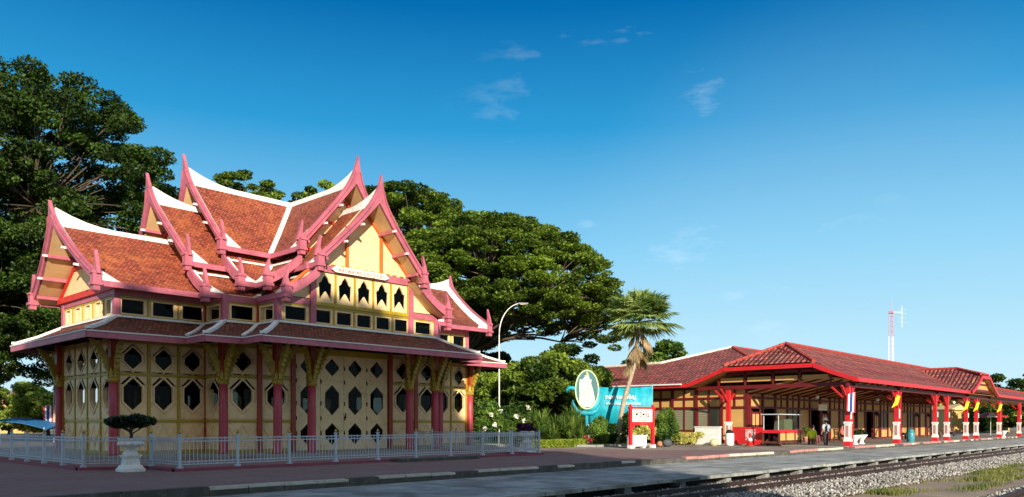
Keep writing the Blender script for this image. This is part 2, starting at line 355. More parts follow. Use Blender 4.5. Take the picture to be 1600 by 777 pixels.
def jointed(m, w_, h_):
    """cast joints and dark stains over a ground material, in world plan coordinates"""
    t = m.node_tree; n = t.nodes; l = t.links; b = n["Principled BSDF"]; src = b.inputs["Base Color"].links[0].from_socket
    g = n.new("ShaderNodeNewGeometry"); br = n.new("ShaderNodeTexBrick"); br.inputs["Scale"].default_value = 1; br.inputs["Brick Width"].default_value = w_; br.inputs["Row Height"].default_value = h_; br.inputs["Mortar Size"].default_value = .012
    br.inputs["Color1"].default_value = (1, 1, 1, 1); br.inputs["Color2"].default_value = (.8, .8, .82, 1); br.inputs["Mortar"].default_value = (.25, .24, .22, 1); br.offset = .37; l.new(g.outputs["Position"], br.inputs[0])
    st = n.new("ShaderNodeTexNoise"); st.inputs["Scale"].default_value = .9; st.inputs["Detail"].default_value = 8; st.inputs["Distortion"].default_value = .8; l.new(g.outputs["Position"], st.inputs[0])
    r = n.new("ShaderNodeValToRGB"); r.color_ramp.elements[0].position = .38; r.color_ramp.elements[1].position = .56; r.color_ramp.elements[0].color = (.6, .58, .55, 1); l.new(st.outputs[0], r.inputs[0])
    a = n.new("ShaderNodeMixRGB"); a.blend_type = 'MULTIPLY'; a.inputs[0].default_value = 1; l.new(src, a.inputs[1]); l.new(br.outputs[0], a.inputs[2])
    c = n.new("ShaderNodeMixRGB"); c.blend_type = 'MULTIPLY'; c.inputs[0].default_value = 1; l.new(a.outputs[0], c.inputs[1]); l.new(r.outputs[0], c.inputs[2]); l.new(c.outputs[0], b.inputs["Base Color"])
jointed(M['slabconc'], 3.0, 1.55); jointed(M['asphalt'], 40, 40)
sheet("ground", M['earth'], [(-400, -300), (900, -300), (900, 900), (-400, 900)], -.62)
# raised land north of the track: station forecourt, gardens
slab("forecourt", M['asphalt'], [(-120, 17.5), (260, 17.5), (260, 300), (-120, 300)], -.6, -.012)
sheet("brick_path", M['pavers'], [(-120, 17.72), (44, 17.72), (33, 30), (33, 60), (-120, 60)], -.004)
slab("platform_strip", M['slabconc'], [(-120, 13.0), (260, 13.0), (260, 17.5), (-120, 17.5)], -.6, -.2)
slab("recess_shade_sheet", M['dark'], [(-120, 12.94), (260, 12.94), (260, 12.998), (-120, 12.998)], -.6, -.21)  # near-black face painted in for the shade under the coping
# coping slabs that overhang the shade-painted recess along the platform edge, on small piers
mb = MB(); pr_ = MB(); rq = random.Random(9)
for i in range(160):
    x = -40 + i*1.5; mb.box((x+rq.uniform(-.02, .02), 12.72+rq.uniform(-.03, .03), -.245+rq.uniform(-.012, .008)), (1.47, .56, .1))
    if i % 2: pr_.box((x, 12.78, -.44), (.34, .4, .3))
tag(mb.build("platform_coping", M['slabconc']), kind="structure"); tag(pr_.build("platform_pier", M['concrete']), kind="structure")

# kerb between the paved apron and the low strip: blocks, some white, some red
rnd = random.Random(3); KW, KR, KD = MB(), MB(), MB()
x = -60
while x < 160:
    L = .98
    if 13 < x < 15.8 or 17.2 < x < 19.5 or 8.2 < x < 11.2: k = KW
    elif x > 29 and x < 60: k = (KR, KR, KW, KW, None)[int(x/2) % 5]
    elif x > 60: k = rnd.choice((KW, None, KR))
    else: k = rnd.choice((None, None, None, KW))
    dz = rnd.uniform(-.012, .012); yj = rnd.uniform(-.015, .015)
    if k is None: KD.box((x+L/2, 17.60+yj, -.105+dz), (L-.02, .24, .25))
    else:
        KD.box((x+L/2, 17.60+yj, -.15+dz), (L-.02, .24, .18)); k.box((x+L/2, 17.60+yj, -.025+dz), (L-.03, .245, .07 if x < 29 else .12))
    x += L
tag(KW.build("kerb", M['kerbwhite']), kind="structure"); tag(KR.build("kerb", M['kerbrp']), kind="structure"); tag(KD.build("kerb", M['kerbdark']), kind="structure")

# ballast bed, tracks
sheet("ballast_bed", M['ballastbed'], [(-120, 8.2), (260, 8.2), (260, 12.55), (-120, 12.55)], -.585)
sheet("trackside_path", M['path'], [(-120, 5.0), (260, 5.0), (260, 8.2), (-120, 8.2)], -.592)
sheet("ballast_bed", M['ballastbed'], [(-120, 1.2), (260, 1.2), (260, 5.0), (-120, 5.0)], -.585)
def track(yc, label, sl=True):
    t = empty("railway_track", (0, 0, 0), label, "railway track")
    for s in (-1, 1):
        mb = MB(); y = yc + s*.53
        prof = [(-.065, 0), (.065, 0), (.065, .018), (.012, .035), (.012, .1), (.035, .112), (.035, .145), (-.035, .145), (-.035, .112), (-.012, .1), (-.012, .035), (-.065, .018)]
        mb.prism(prof, (-60, y, -.48), (0, 1, 0), (0, 0, 1), (1, 0, 0), 260)
        mb.build("rail", M['rail'], t)
    mb = MB()
    for i in range(330):
        mb.box((-30 + i*.62, yc + random.uniform(-.03, .03), -.555), (.22, 2.0, .12), random.uniform(-.02, .02))
    tag(mb.build("sleepers", M['sleeper'], t), kind="stuff")
track(11.0, "near side railway track running beside the low platform")
track(3.75, "second railway track at the bottom right corner of the photo")

def ico():
    p = (1+5**.5)/2
    v = np.array([(-1, p, 0), (1, p, 0), (-1, -p, 0), (1, -p, 0), (0, -1, p), (0, 1, p), (0, -1, -p), (0, 1, -p), (p, 0, -1), (p, 0, 1), (-p, 0, -1), (-p, 0, 1)], float)
    f = np.array([(0, 11, 5), (0, 5, 1), (0, 1, 7), (0, 7, 10), (0, 10, 11), (1, 5, 9), (5, 11, 4), (11, 10, 2), (10, 7, 6), (7, 1, 8), (3, 9, 4), (3, 4, 2), (3, 2, 6), (3, 6, 8), (3, 8, 9), (4, 9, 5), (2, 4, 11), (6, 2, 10), (8, 6, 7), (9, 8, 1)])
    return v/np.linalg.norm(v[0]), f
def mesh_np(name, V, F, mat, parent=None, k=None):
    """V (n,3), F (m,k) arrays to an object, fast"""
    k = F.shape[1]; me = bpy.data.meshes.new(name); me.vertices.add(len(V)); me.vertices.foreach_set("co", V.astype(np.float32).ravel())
    me.loops.add(F.size); me.loops.foreach_set("vertex_index", F.astype(np.int32).ravel())
    me.polygons.add(len(F)); me.polygons.foreach_set("loop_start", np.arange(0, F.size, k, dtype=np.int32)); me.polygons.foreach_set("loop_total", np.full(len(F), k, dtype=np.int32))
    me.update(calc_edges=True); me.materials.append(mat)
    o = bpy.data.objects.new(name, me); COL.objects.link(o)
    if parent: o.parent = parent
    return o
rs = np.random.RandomState(5)
def rot_rand(n, rs):
    q = rs.normal(size=(n, 4)); q /= np.linalg.norm(q, axis=1)[:, None]; a, b, c, d = q.T
    return np.stack([np.stack([1-2*(c*c+d*d), 2*(b*c-a*d), 2*(b*d+a*c)], 1), np.stack([2*(b*c+a*d), 1-2*(b*b+d*d), 2*(c*d-a*b)], 1), np.stack([2*(b*d-a*c), 2*(c*d+a*b), 1-2*(b*b+c*c)], 1)], 1)
def stonemat(name, a, b):
    m, t, bb = base_mat(name, .9); n = t.nodes; l = t.links; g = n.new("ShaderNodeNewGeometry"); r = n.new("ShaderNodeValToRGB")
    r.color_ramp.elements[0].color = lin(a); r.color_ramp.elements[1].color = lin(b); l.new(g.outputs["Random Per Island"], r.inputs[0]); l.new(r.outputs[0], bb.inputs["Base Color"]); return m
M['stone'] = stonemat("ballast_stone", "4a4644", "bcb8b0")
def stones(name, n, fn, size):
    P = fn(n); V0, F0 = ico(); Rm = rot_rand(n, rs); S = size*rs.uniform(.6, 1.3, (n, 1, 3))
    jit = 1 + rs.uniform(-.25, .25, (n, 12, 1))
    V = np.einsum('nij,nkj->nki', Rm, (V0[None]*jit)*S) + P[:, None]
    F = F0[None] + 12*np.arange(n)[:, None, None]
    return tag(mesh_np(name, V.reshape(-1, 3), F.reshape(-1, 3), M['stone']), "grey crushed stone ballast between and beside the rails", "gravel", kind="stuff")
def f1(n):
    x = 12 + 78*rs.uniform(0, 1, n)**1.5; y = rs.uniform(8.0, 12.45, n); return np.stack([x, y, -.56 + rs.uniform(0, .09, n) + .05*np.exp(-((y-9.2)/.5)**2)], 1)
stones("gravel", 42000, f1, .042)
def f2(n):
    x = 12 + 60*rs.uniform(0, 1, n)**1.5; y = 1.5 + rs.uniform(0, 1, n)*3.6; return np.stack([x, y, -.57 + rs.uniform(0, .06, n)], 1)
stones("gravel", 9000, f2, .042)
def blades(n, P, h, wd, lean=.5):
    a = rs.uniform(0, 2*np.pi, n); hh = h*rs.uniform(.5, 1.3, n); dx = np.cos(a); dy = np.sin(a); ln = hh*lean*rs.uniform(.2, 1, n); b = rs.uniform(0, 2*np.pi, n)
    s = np.stack([np.cos(b), np.sin(b), np.zeros(n)], 1)*wd; t = np.stack([dx*ln, dy*ln, hh], 1)
    V = np.stack([P-s, P+s, P+t+s*.3, P+t-s*.3], 1); return V.reshape(-1, 3), np.arange(4*n).reshape(-1, 4)
M['grass'] = leafmat("grass_blades", "465c22", "8c8c48", .3, 1.2)
def f3(n):
    x = 24 + 80*rs.uniform(0, 1, n)**1.3; y = 5.6 + 3.0*rs.beta(1.8, 1.8, n); P = np.stack([x, y, np.full(n, -.59)], 1)
    k = np.sin(x*.9+y*2.3)+np.sin(x*.37-y*1.7)+rs.normal(0, .5, n); return P[k + (x-40)*.02 > .45]
P = f3(52000); V, F = blades(len(P), P, .13, .012)
tag(mesh_np("grass", V, F, M['grass']), "patchy trackside grass on the dirt strip between the two tracks", "grass", kind="stuff")

# ================================================================== ROYAL PAVILION
PC = (23.88, 38.86)
PAV = empty("royal_pavilion", (PC[0], PC[1], 0), "ornate royal waiting pavilion with stacked pink-edged tiled gables, cream hexagon-window walls and rose columns", "pavilion")
mb = MB(); mb.prism([(-12.2, -4.9), (-8.1, -4.9), (-8.1, -6.7), (-6.4, -6.7), (-6.4, -8.3), (6.4, -8.3), (6.4, -6.7), (8.1, -6.7), (8.1, -4.9), (12.2, -4.9), (12.2, 4.9), (8.1, 4.9), (8.1, 6.7), (6.4, 6.7), (6.4, 8.3), (-6.4, 8.3), (-6.4, 6.7), (-8.1, 6.7), (-8.1, 4.9), (-12.2, 4.9)], (0, 0, 0), (1, 0, 0), (0, 1, 0), (0, 0, 1), .12)
mb.build("plinth", M['floor'], PAV)

def quarter(poly):   # points of the front half (y<0) -> full outline, point-symmetric
    return poly + [(-x, -y) for x, y in poly]
LOW = quarter([(-10.54, -3.2), (-6.5, -3.2), (-6.5, -5), (6.5, -5), (6.5, -3.2), (10.54, -3.2)])
UP = quarter([(-10.54, -3.2), (-6.5, -3.2), (-6.5, -5), (-4.8, -5), (-4.8, -6.7), (4.8, -6.7), (4.8, -5), (6.5, -5), (6.5, -3.2), (10.54, -3.2)])
EAVE = quarter([(-12.35, -5.0), (-8.3, -5.0), (-8.3, -6.8), (-6.6, -6.8), (-6.6, -8.5), (6.6, -8.5), (6.6, -6.8), (8.3, -6.8), (8.3, -5.0), (12.35, -5.0)])

def hexpts(u, v, wd, ht, s):
    return [(u, v-ht/2), (u+wd/2, v-ht/2+s), (u+wd/2, v+ht/2-s), (u, v+ht/2), (u-wd/2, v+ht/2-s), (u-wd/2, v-ht/2+s)]
def ring(mb, outer, inner, O, U, V, W, th):
    mb.prism(outer, O, U, V, W, th, holes=[inner])
def scale_poly(p, c, k): return [(c[0]+(a-c[0])*k, c[1]+(b-c[1])*k) for a, b in p]
ZV = (0, 0, 1)
def frame3(p0, p1):
    u = Vector((p1[0]-p0[0], p1[1]-p0[1], 0)); L = u.length; u /= L
    return u, Vector((u.y, -u.x, 0)), L
def window(parent, O, U, W, hp, c, k=1.17, slim=False):
    mb = MB(); ring(mb, scale_poly(hp, c, k), hp, O + W*.03, U, ZV, W, .06)
    wn = mb.build("window", M['cream'], parent)
    g = MB(); g.prism(scale_poly(hp, c, 1.02), O - W*.05, U, ZV, W, .012); g.build("pane", M['glass'], wn)
    return wn
def low_wall(p0, p1, n, posts=True):
    U, W, L = frame3(p0, p1); O = Vector((p0[0], p0[1], 0)); pw = L/n; wall = MB(); mo = MB(); z0, z1 = .12, 5.25; holes = []
    for i in range(n):
        c = (i+.5)*pw; ww = min(.98, pw*.6)
        h1 = hexpts(c, 2.77, ww, 1.42, ww*.48); h2 = hexpts(c, 4.36, ww*.95, .98, ww*.45); holes += [(h1, (c, 2.77)), (h2, (c, 4.36))]
        # recessed rosette panel below, as a raised lozenge moulding
        mo_p = [(c, .35), (c+pw*.3, .88), (c, 1.41), (c-pw*.3, .88)]
        wall.prism(scale_poly(mo_p, (c, .88), .5), O, U, ZV, W, .085)
    outer = [(0, z0), (L, z0), (L, z1), (0, z1)]
    wall.prism(outer, O - W*.06, U, ZV, W, .1, holes=[h for h, c in holes])
    # thin bead around each window (drawn with the wall, same cream)
    for i in range(n):
        a, b = i*pw+.1, (i+1)*pw-.1; c = (i+.5)*pw
        for (z_a, z_b), (h, cc) in zip(((1.72, 3.54), (3.78, 4.98)), holes[2*i:2*i+2]): wall.prism([(a, z_a), (b, z_a), (b, z_b), (a, z_b)], O+W*.042, U, ZV, W, .03, holes=[scale_poly(h, cc, 1.34)])
        for (xa, za), (xb, zb) in (((a, .36), (c, 1.42)), ((c, 1.42), (b, .36)), ((a, 1.42), (c, .36)), ((c, .36), (b, 1.42))): wall.bar(O+U*xa+W*.05+Vector((0, 0, za)), O+U*xb+W*.05+Vector((0, 0, zb)), .03, .04, W)
    wall_o = wall.build("wall", M['cream'], PAV)
    ln = MB(); ln.prism(outer, O - W*.1, U, ZV, W, .035, holes=[scale_poly(h, c, 1.05) for h, c in holes]); ln.build("shade_lining", M['dark'], wall_o)  # near-black lining added so the inside reads as unlit
    for h, c in holes: window(PAV, O, U, W, h, c)
    for z, hh in ((.2, .16), (1.6, .12), (3.66, .12), (5.1, .14)): mo.bar(O+U*.02+W*.06+Vector((0, 0, z)), O+U*(L-.02)+W*.06+Vector((0, 0, z)), .07, hh)
    for i in range(n+1):
        x = min(max(i*pw, .05), L-.05); mo.bar(O+U*x+W*.068+Vector((0, 0, z0)), O+U*x+W*.068+Vector((0, 0, z1)), .1, .085, W)
    mo.build("moulding", M['olive'], PAV)
def post(x, y, z0, z1, s, mat, name="post"):
    mb = MB(); mb.box((x, y, (z0+z1)/2), (s, s, z1-z0)); return mb.build(name, mat, PAV)
for sg in (1, -1):
    q = lambda a: (a[0]*sg, a[1]*sg)
    low_wall(q((-10.54, -3.2)), q((-6.5, -3.2)), 3); low_wall(q((-6.5, -3.2)), q((-6.5, -5)), 1)
    low_wall(q((-6.5, -5)), q((-4.8, -5)), 1); low_wall(q((-4.8, -5)), q((-3, -5)), 1)
    low_wall(q((3, -5)), q((4.8, -5)), 1); low_wall(q((4.8, -5)), q((6.5, -5)), 1)
    low_wall(q((6.5, -5)), q((6.5, -3.2)), 1); low_wall(q((6.5, -3.2)), q((10.54, -3.2)), 3); low_wall(q((10.54, -3.2)), q((10.54, 3.2)), 4)
    # folding doors: four leaves of three hexagons
    U, W, L = frame3(q((-3, -5)), q((3, -5))); O = Vector((q((-3, -5))[0], q((-3, -5))[1], 0))
    for i in range(4):
        x0 = .17 + i*1.42; c = x0+.7; d = MB(); hs_ = [hexpts(c, .95, .84, 1.14, .4), hexpts(c, 2.68, .86, 1.56, .42), hexpts(c, 4.34, .84, .92, .4)]
        d.prism([(x0, .14), (x0+1.4, .14), (x0+1.4, 4.95), (x0, 4.95)], O - W*.04, U, ZV, W, .08, holes=hs_)
        for z in (1.78, 3.62): d.bar(O+U*(x0+.08)+W*.05+Vector((0, 0, z)), O+U*(x0+1.32)+W*.05+Vector((0, 0, z)), .025, .05)
        dd = d.build("door", M['cream'], PAV)
        g = MB()
        for h in hs_: g.prism(scale_poly(h, (c, sum(p[1] for p in h)/6), 1.02), O - W*.02, U, ZV, W, .012)
        g.build("pane", M['glass'], dd)
        hg = MB()
        for z in (1.0, 1.75, 2.5, 3.6, 4.3): hg.box(tuple(O+U*(x0+.03)+W*.055+Vector((0, 0, z))), (.05, .03, .2))
        if i == 2: hg.tube([O+U*(x0+.06)+W*.1+Vector((0, 0, 1.75)), O+U*(x0+.06)+W*.12+Vector((0, 0, 2.0))], .03, 6)
        hg.build("hinge", M['dark'], dd)
    lt = MB(); lt.bar(O+W*.02+Vector((0, 0, 5.1)), O+U*L+W*.02+Vector((0, 0, 5.1)), .14, .3); lt.build("door_lintel", M['olive'], PAV)
# russet inner posts
for sx in (1, -1):
    for sy in (1, -1):
        for (x, y) in ((3, 5.04), (4.8, 5.04), (6.5, 3.2)): post(sx*x, sy*y, .12, 5.3, .24, M['brownpost'])
        post(sx*10.54, sy*3.2, .12, 5.3, .22, M['brownpost'])
# rose columns with gilded brackets
def column(x, y, dirs, r=.2):
    mb = MB(); prof = [(r*1.25, .12), (r*1.25, .2), (r, .24), (r, 1.0), (r, 2.2), (r*.95, 3.5)]
    mb.lathe((x, y, 0), prof, 16); c = mb.build("column", M['rose'], PAV, True)
    k = MB(); k.box((x, y, 4.3), (r*1.7, r*1.7, 2.0)); k.build("column_head", M['brownpost'], c)
    cp = MB()
    cp.lathe((x, y, 0), [(r*1.1, 3.26), (r*1.35, 3.34), (r*1.15, 3.44), (r*1.3, 3.5), (r*1.1, 3.58)], 12)
    for a in range(8):
        an = a*math.pi/4; p = Vector((x+math.cos(an)*r*1.02, y+math.sin(an)*r*1.02, 0)); 
        cp.prism([(-.06, 3.5), (.06, 3.5), (.08, 3.68), (0, 3.9), (-.08, 3.68)], p, (-math.sin(an), math.cos(an), 0), ZV, (math.cos(an), math.sin(an), 0), .05)
    cp.build("gilded_collar", M['gold'], c)
    for d in dirs:
        d = Vector((d[0], d[1], 0)).normalized(); sdv = Vector((-d.y, d.x, 0)); b = MB()
        # carved bracket: swells from the column head out to the eave with a flaming upper edge
        up = [(.12, 3.4), (.24, 3.6), (.38, 3.95), (.48, 4.3), (.62, 4.55), (.74, 4.8), (1.0, 5.08)]
        lo = [(.86, 5.1), (.66, 4.98), (.56, 4.84), (.48, 4.86), (.4, 4.6), (.32, 4.62), (.26, 4.35), (.2, 4.36), (.12, 4.1)]
        b.prism(up+lo, Vector((x, y, 0)) - sdv*.06, d, ZV, sdv, .12)
        for i in range(7):
            t = i/6; uu = .16+.62*t; zz_ = 3.62+1.2*t**.9
            b.prism([(uu, zz_), (uu+.13, zz_+.02), (uu+.1, zz_+.2), (uu+.02, zz_+.12)], Vector((x, y, 0)) - sdv*.09, d, ZV, sdv, .18)
        b.build("bracket", M['gold'], c)
for sx in (1, -1):
    for sy in (1, -1):
        column(sx*10.72, sy*3.38, [(sx, 0), (0, sy)]); column(sx*6.6, sy*5.1, [(sx, 0), (0, sy), (-sx*.8, sy*.6)])
        column(sx*4.8, sy*6.7, [(sx, 0), (0, sy), (-sx*.8, sy*.6)]); column(sx*3.0, sy*6.7, [(-sx*.7, sy*.7), (0, sy), (sx*.8, sy*.6)])

# skirt roof all round
def skirt():
    rows = [(0.0, 6.18), (.5, 5.66), (1.0, 5.3)]
    n = len(UP); top = MB(); sof = MB()
    for i in range(n):
        a0, a1, b0, b1 = Vector(UP[i]), Vector(UP[(i+1) % n]), Vector(EAVE[i]), Vector(EAVE[(i+1) % n])
        U = (a1-a0).normalized(); W = Vector((U.y, -U.x)); o = a0
        for k in range(len(rows)-1):
            (t0, z0), (t1, z1) = rows[k], rows[k+1]
            ps = [a0.lerp(b0, t0), a1.lerp(b1, t0), a1.lerp(b1, t1), a0.lerp(b0, t1)]; zs = [z0, z0, z1, z1]
            uv = [((p-o).dot(U)+50, 40 - (p-o).dot(W)*1.12) for p in ps]
            top.add([(p.x, p.y, z) for p, z in zip(ps, zs)], [(3, 2, 1, 0)], [[uv[3], uv[2], uv[1], uv[0]]])
            ps2 = [(p.x, p.y, z-.16) for p, z in zip(ps, zs)]
            sof.add(ps2, [(0, 1, 2, 3)])
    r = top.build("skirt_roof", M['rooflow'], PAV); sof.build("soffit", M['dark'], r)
    f = MB(); wh = MB(); hp = MB(); ed = MB()
    for i in range(n):
        a, b = Vector(EAVE[i]), Vector(EAVE[(i+1) % n]); U = (b-a).normalized(); W = Vector((U.y, -U.x))
        cvx = lambda j: (Vector(EAVE[j])-Vector(EAVE[j-1])).normalized()
        f.bar((a.x, a.y, 5.12), (b.x, b.y, 5.12), .09, .28)
        ed.bar((a.x+W.x*.045, a.y+W.y*.045, 5.25), (b.x+W.x*.045, b.y+W.y*.045, 5.27), .07, .05)
        ia, ib = Vector(UP[i]), Vector(UP[(i+1) % n])
        wh.bar((ia.x+W.x*.12, ia.y+W.y*.12, 6.16), (ib.x+W.x*.12, ib.y+W.y*.12, 6.16), .2, .1)
        p0, p1, p2 = Vector((UP[i][0], UP[i][1], 6.2)), Vector((*(Vector(UP[i]).lerp(Vector(EAVE[i]), .5)), 5.7)), Vector((*(Vector(UP[i]).lerp(Vector(EAVE[i]), .93)), 5.38))
        prev = Vector(UP[i-1]); cross = (Vector(UP[i])-prev).cross(Vector(UP[(i+1) % n])-Vector(UP[i]))
        wdt = .2
        hp = MB(); hp.bar(p0, p1, wdt, .12); hp.bar(p1, p2, wdt, .12)
        if cross > 0: hp.box((p2.x, p2.y, p2.z+.02), (.24, .24, .12), math.pi/4)
        hp.build("hip_ridge", M['white'], r)
    f.build("fascia", M['pink'], r); wh.build("wall_flashing", M['white'], r); ed.build("eave_edge", M['white'], r)
skirt()

# clerestory walls with small windows
def clere(p0, p1, n, z0=5.6, z1=7.42, wz=(6.62), wh_=.6, square=False):
    U, W, L = frame3(p0, p1); O = Vector((p0[0], p0[1], 0)); pw = L/n; wl = MB(); holes = []
    for i in range(n):
        c = (i+.5)*pw; hw = min(.54, pw*.35) if not square else min(.27, pw*.3)
        holes.append(([(c-hw, wz-wh_/2), (c+hw, wz-wh_/2), (c+hw, wz+wh_/2), (c-hw, wz+wh_/2)], (c, wz)))
    wl.prism([(0, z0), (L, z0), (L, z1), (0, z1)], O - W*.06, U, ZV, W, .1, holes=[h for h, c in holes]); wl.build("upper_wall", M['cream'], PAV)
    for h, c in holes:
        m2 = MB(); big = [(c[0]+(a-c[0])+math.copysign(.1, a-c[0]), c[1]+(b-c[1])+math.copysign(.1, b-c[1])) for a, b in h]
        ring(m2, big, h, O+W*.03, U, ZV, W, .04); wn = m2.build("window", M['cream'], PAV)
        g = MB(); g.prism(h, O-W*.03, U, ZV, W, .012); g.build("pane", M['glass'], wn)
    mo = MB()
    for z in (6.24, 7.02): mo.bar(O+U*.01+W*.055+Vector((0, 0, z)), O+U*(L-.01)+W*.055+Vector((0, 0, z)), .05, .07)
    for i in range(1, n): mo.bar(O+U*(i*pw)+W*.06+Vector((0, 0, 6.2)), O+U*(i*pw)+W*.06+Vector((0, 0, 7.05)), .07, .05, W)
    mo.build("moulding", M['olive'], PAV)
    bm = MB(); bm.bar(O+W*.05+Vector((0, 0, 7.22)), O+U*L+W*.05+Vector((0, 0, 7.22)), .12, .3 if n != 5 or square else .16); bm.build("wall_plate", M['pink'] if n != 5 or square else M['olive'], PAV)
for sg in (1, -1):
    q = lambda a: (a[0]*sg, a[1]*sg)
    clere(q((-10.54, -3.2)), q((-6.5, -3.2)), 3); clere(q((-6.5, -3.2)), q((-6.5, -5)), 1); clere(q((-6.5, -5)), q((-4.8, -5)), 1)
    clere(q((-4.8, -5)), q((-4.8, -6.7)), 1); clere(q((-4.8, -6.7)), q((-3, -6.7)), 1)
    clere(q((-3, -6.7)), q((3, -6.7)), 5); clere(q((3, -6.7)), q((4.8, -6.7)), 1)
    clere(q((4.8, -6.7)), q((4.8, -5)), 1); clere(q((4.8, -5)), q((6.5, -5)), 1); clere(q((6.5, -5)), q((6.5, -3.2)), 1)
    clere(q((6.5, -3.2)), q((10.54, -3.2)), 3); clere(q((10.54, -3.2)), q((10.54, 3.2)), 5, square=True)
for x, y in UP:
    post(x, y, 5.6, 7.4, .26, M['brownpost'] if (abs(x), abs(y)) in ((4.8, 5), (6.5, 3.2)) else M['pink'])  # inner-corner posts russet, not pink: corner shade put into the colour
for sx in (1, -1):
    for sy in (1, -1): post(sx*3, sy*6.72, 5.6, 8.95, .3, M['pink'])
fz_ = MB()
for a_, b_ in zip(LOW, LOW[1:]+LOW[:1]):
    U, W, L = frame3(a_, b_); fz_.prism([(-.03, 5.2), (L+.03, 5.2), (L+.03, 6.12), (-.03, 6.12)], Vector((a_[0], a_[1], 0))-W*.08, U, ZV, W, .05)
fz_.build("eave_gap_filler", M['dark'], PAV)  # near-black filler added to keep sky from showing under the eave
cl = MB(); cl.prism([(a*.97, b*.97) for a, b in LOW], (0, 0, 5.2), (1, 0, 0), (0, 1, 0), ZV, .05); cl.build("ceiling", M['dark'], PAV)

# nave front wall with five pointed windows, gable triangle above (front and back)
def ogee(c, z):
    return [(c-.34, z-.6), (c, z-.16), (c+.34, z-.6), (c+.38, z+.2), (c+.25, z+.28), (c+.18, z+.44), (c, z+.66), (c-.18, z+.44), (c-.25, z+.28), (c-.38, z+.2)]
for sg in (1, -1):
    U = Vector((sg, 0, 0)); W = Vector((0, -sg, 0)); O = Vector((-3*sg, -6.7*sg, 0)); wl = MB(); L = 6
    cs = [.16 + 5.68*(i+.5)/5 for i in range(5)]; hl = [ogee(c, 8.0) for c in cs]
    wl.prism([(0, 7.1), (L, 7.1), (L, 8.95), (0, 8.95)], O-W*.06, U, ZV, W, .1, holes=hl); wl.build("nave_wall", M['cream'], PAV)
    for h, c in zip(hl, cs):
        m2 = MB(); m2.prism([(c-.49, 7.3), (c+.49, 7.3), (c+.49, 8.74), (c-.49, 8.74)], O+W*.04, U, ZV, W, .03, holes=[h]); wn = m2.build("window", M['cream'], PAV)
        g = MB(); g.prism(h, O-W*.03, U, ZV, W, .012); g.build("pane", M['glass'], wn)
    mo = MB()
    for i in range(6): x = .16+5.68*i/5; mo.bar(O+U*x+W*.07+Vector((0, 0, 7.2)), O+U*x+W*.07+Vector((0, 0, 8.8)), .09, .09, W)
    for z in (7.26, 7.14, 7.05, 8.77): mo.bar(O+W*.07+Vector((0, 0, z)), O+U*L+W*.07+Vector((0, 0, z)), .07, .05)
    mo.build("moulding", M['olive'], PAV)
    # gable triangle
    tri = MB(); tri.prism([(-3.15, 8.95), (3.15, 8.95), (0, 12.35)], Vector((0, -6.7*sg, 0))-W*.06, U, ZV, W, .1); tri.build("gable_wall", M['cream'], PAV)
    tb = MB(); tb.bar(Vector((-3.4*sg, -6.78*sg, 8.93)), Vector((3.4*sg, -6.78*sg, 8.93)), .2, .34); tb.build("tie_beam", M['pink'], PAV)
    gf = MB()
    for s in (1, -1):
        gf.bar(Vector((s*2.95, -6.77*sg, 9.1)), Vector((s*.1, -6.77*sg, 12.05)), .12, .22, (0, 1, 0))
        gf.bar(Vector((s*1.05, -6.77*sg, 9.05)), Vector((s*1.05, -6.77*sg, 11.2)), .14, .2, (0, 1, 0))
        gf.bar(Vector((s*4.8, -6.77*sg, 7.45)), Vector((s*3.2, -6.77*sg, 8.8)), .1, .16, (0, 1, 0))
    gf.build("gable_frame", paint("orange_gable_paint", "d4682a", .1, .5, 2, .1) if sg == 1 else bpy.data.materials["orange_gable_paint"], PAV)
    for s in (1, -1):
        fl = MB(); fl.prism([(s*3.1, 7.35), (s*4.85, 7.35), (s*3.1, 8.85)], Vector((0, -6.7*sg, 0))-W*.06, U, ZV, W, .1); fl.build("aisle_gable_wall", M['cream'], PAV)
    bb = MB()
    for k in range(13): bb.box((-2.8+k*.47, -6.83*sg, 9.15), (.22, .1, .06))
    bb.build("bead_row", M['gold'], PAV)
# name board on the tie beam
nb = MB(); nb.prism([(-1.75, -.02), (-1.5, -.15), (1.5, -.15), (1.75, -.02), (1.5, .15), (-1.5, .15)], Vector((-.35, -6.98, 8.95)), (1, 0, 0), ZV, (0, -1, 0), .05)
nbo = nb.build("name_board", M['signwhite'], PAV)
text_mesh("lettering", "พลับพลาพระมงกุฎเกล้า", .3, M['letterred'], nbo, (-.35, -7.035, 8.93), (R(90), 0, 0), .004)

# ---- stacked roofs
def prof_fn(pts):
    c = np.polyfit([p[0] for p in pts], [p[1] for p in pts], len(pts)-1)
    return lambda x: float(np.polyval(c, x))
def arm_map(k):
    D = [Vector((0, -1, 0)), Vector((1, 0, 0)), Vector((0, 1, 0)), Vector((-1, 0, 0))][k]; W = Vector((-D.y, D.x, 0))
    return D, W, lambda l, w_, z: D*l + W*w_ + Vector((0, 0, z))
T1 = dict(pr=prof_fn([(0, 13.7), (1.45, 11.85), (2.95, 10.05)]), we=2.95, tip=15.1, lean=.42, lo=prof_fn([(2.4, 9.95), (3.6, 8.82), (4.75, 8.12)]), w0=2.4, wl=4.75)
T2 = dict(pr=prof_fn([(0, 12.35), (1.5, 10.68), (3.2, 8.98)]), we=3.2, tip=13.72, lean=.42, lo=prof_fn([(2.7, 8.95), (3.8, 7.98), (4.92, 7.38)]), w0=2.7, wl=4.92)
T3 = dict(pr=prof_fn([(0, 10.45), (2.0, 8.75), (4.1, 7.42)]), we=4.1, tip=11.5, lean=.42, lo=None)
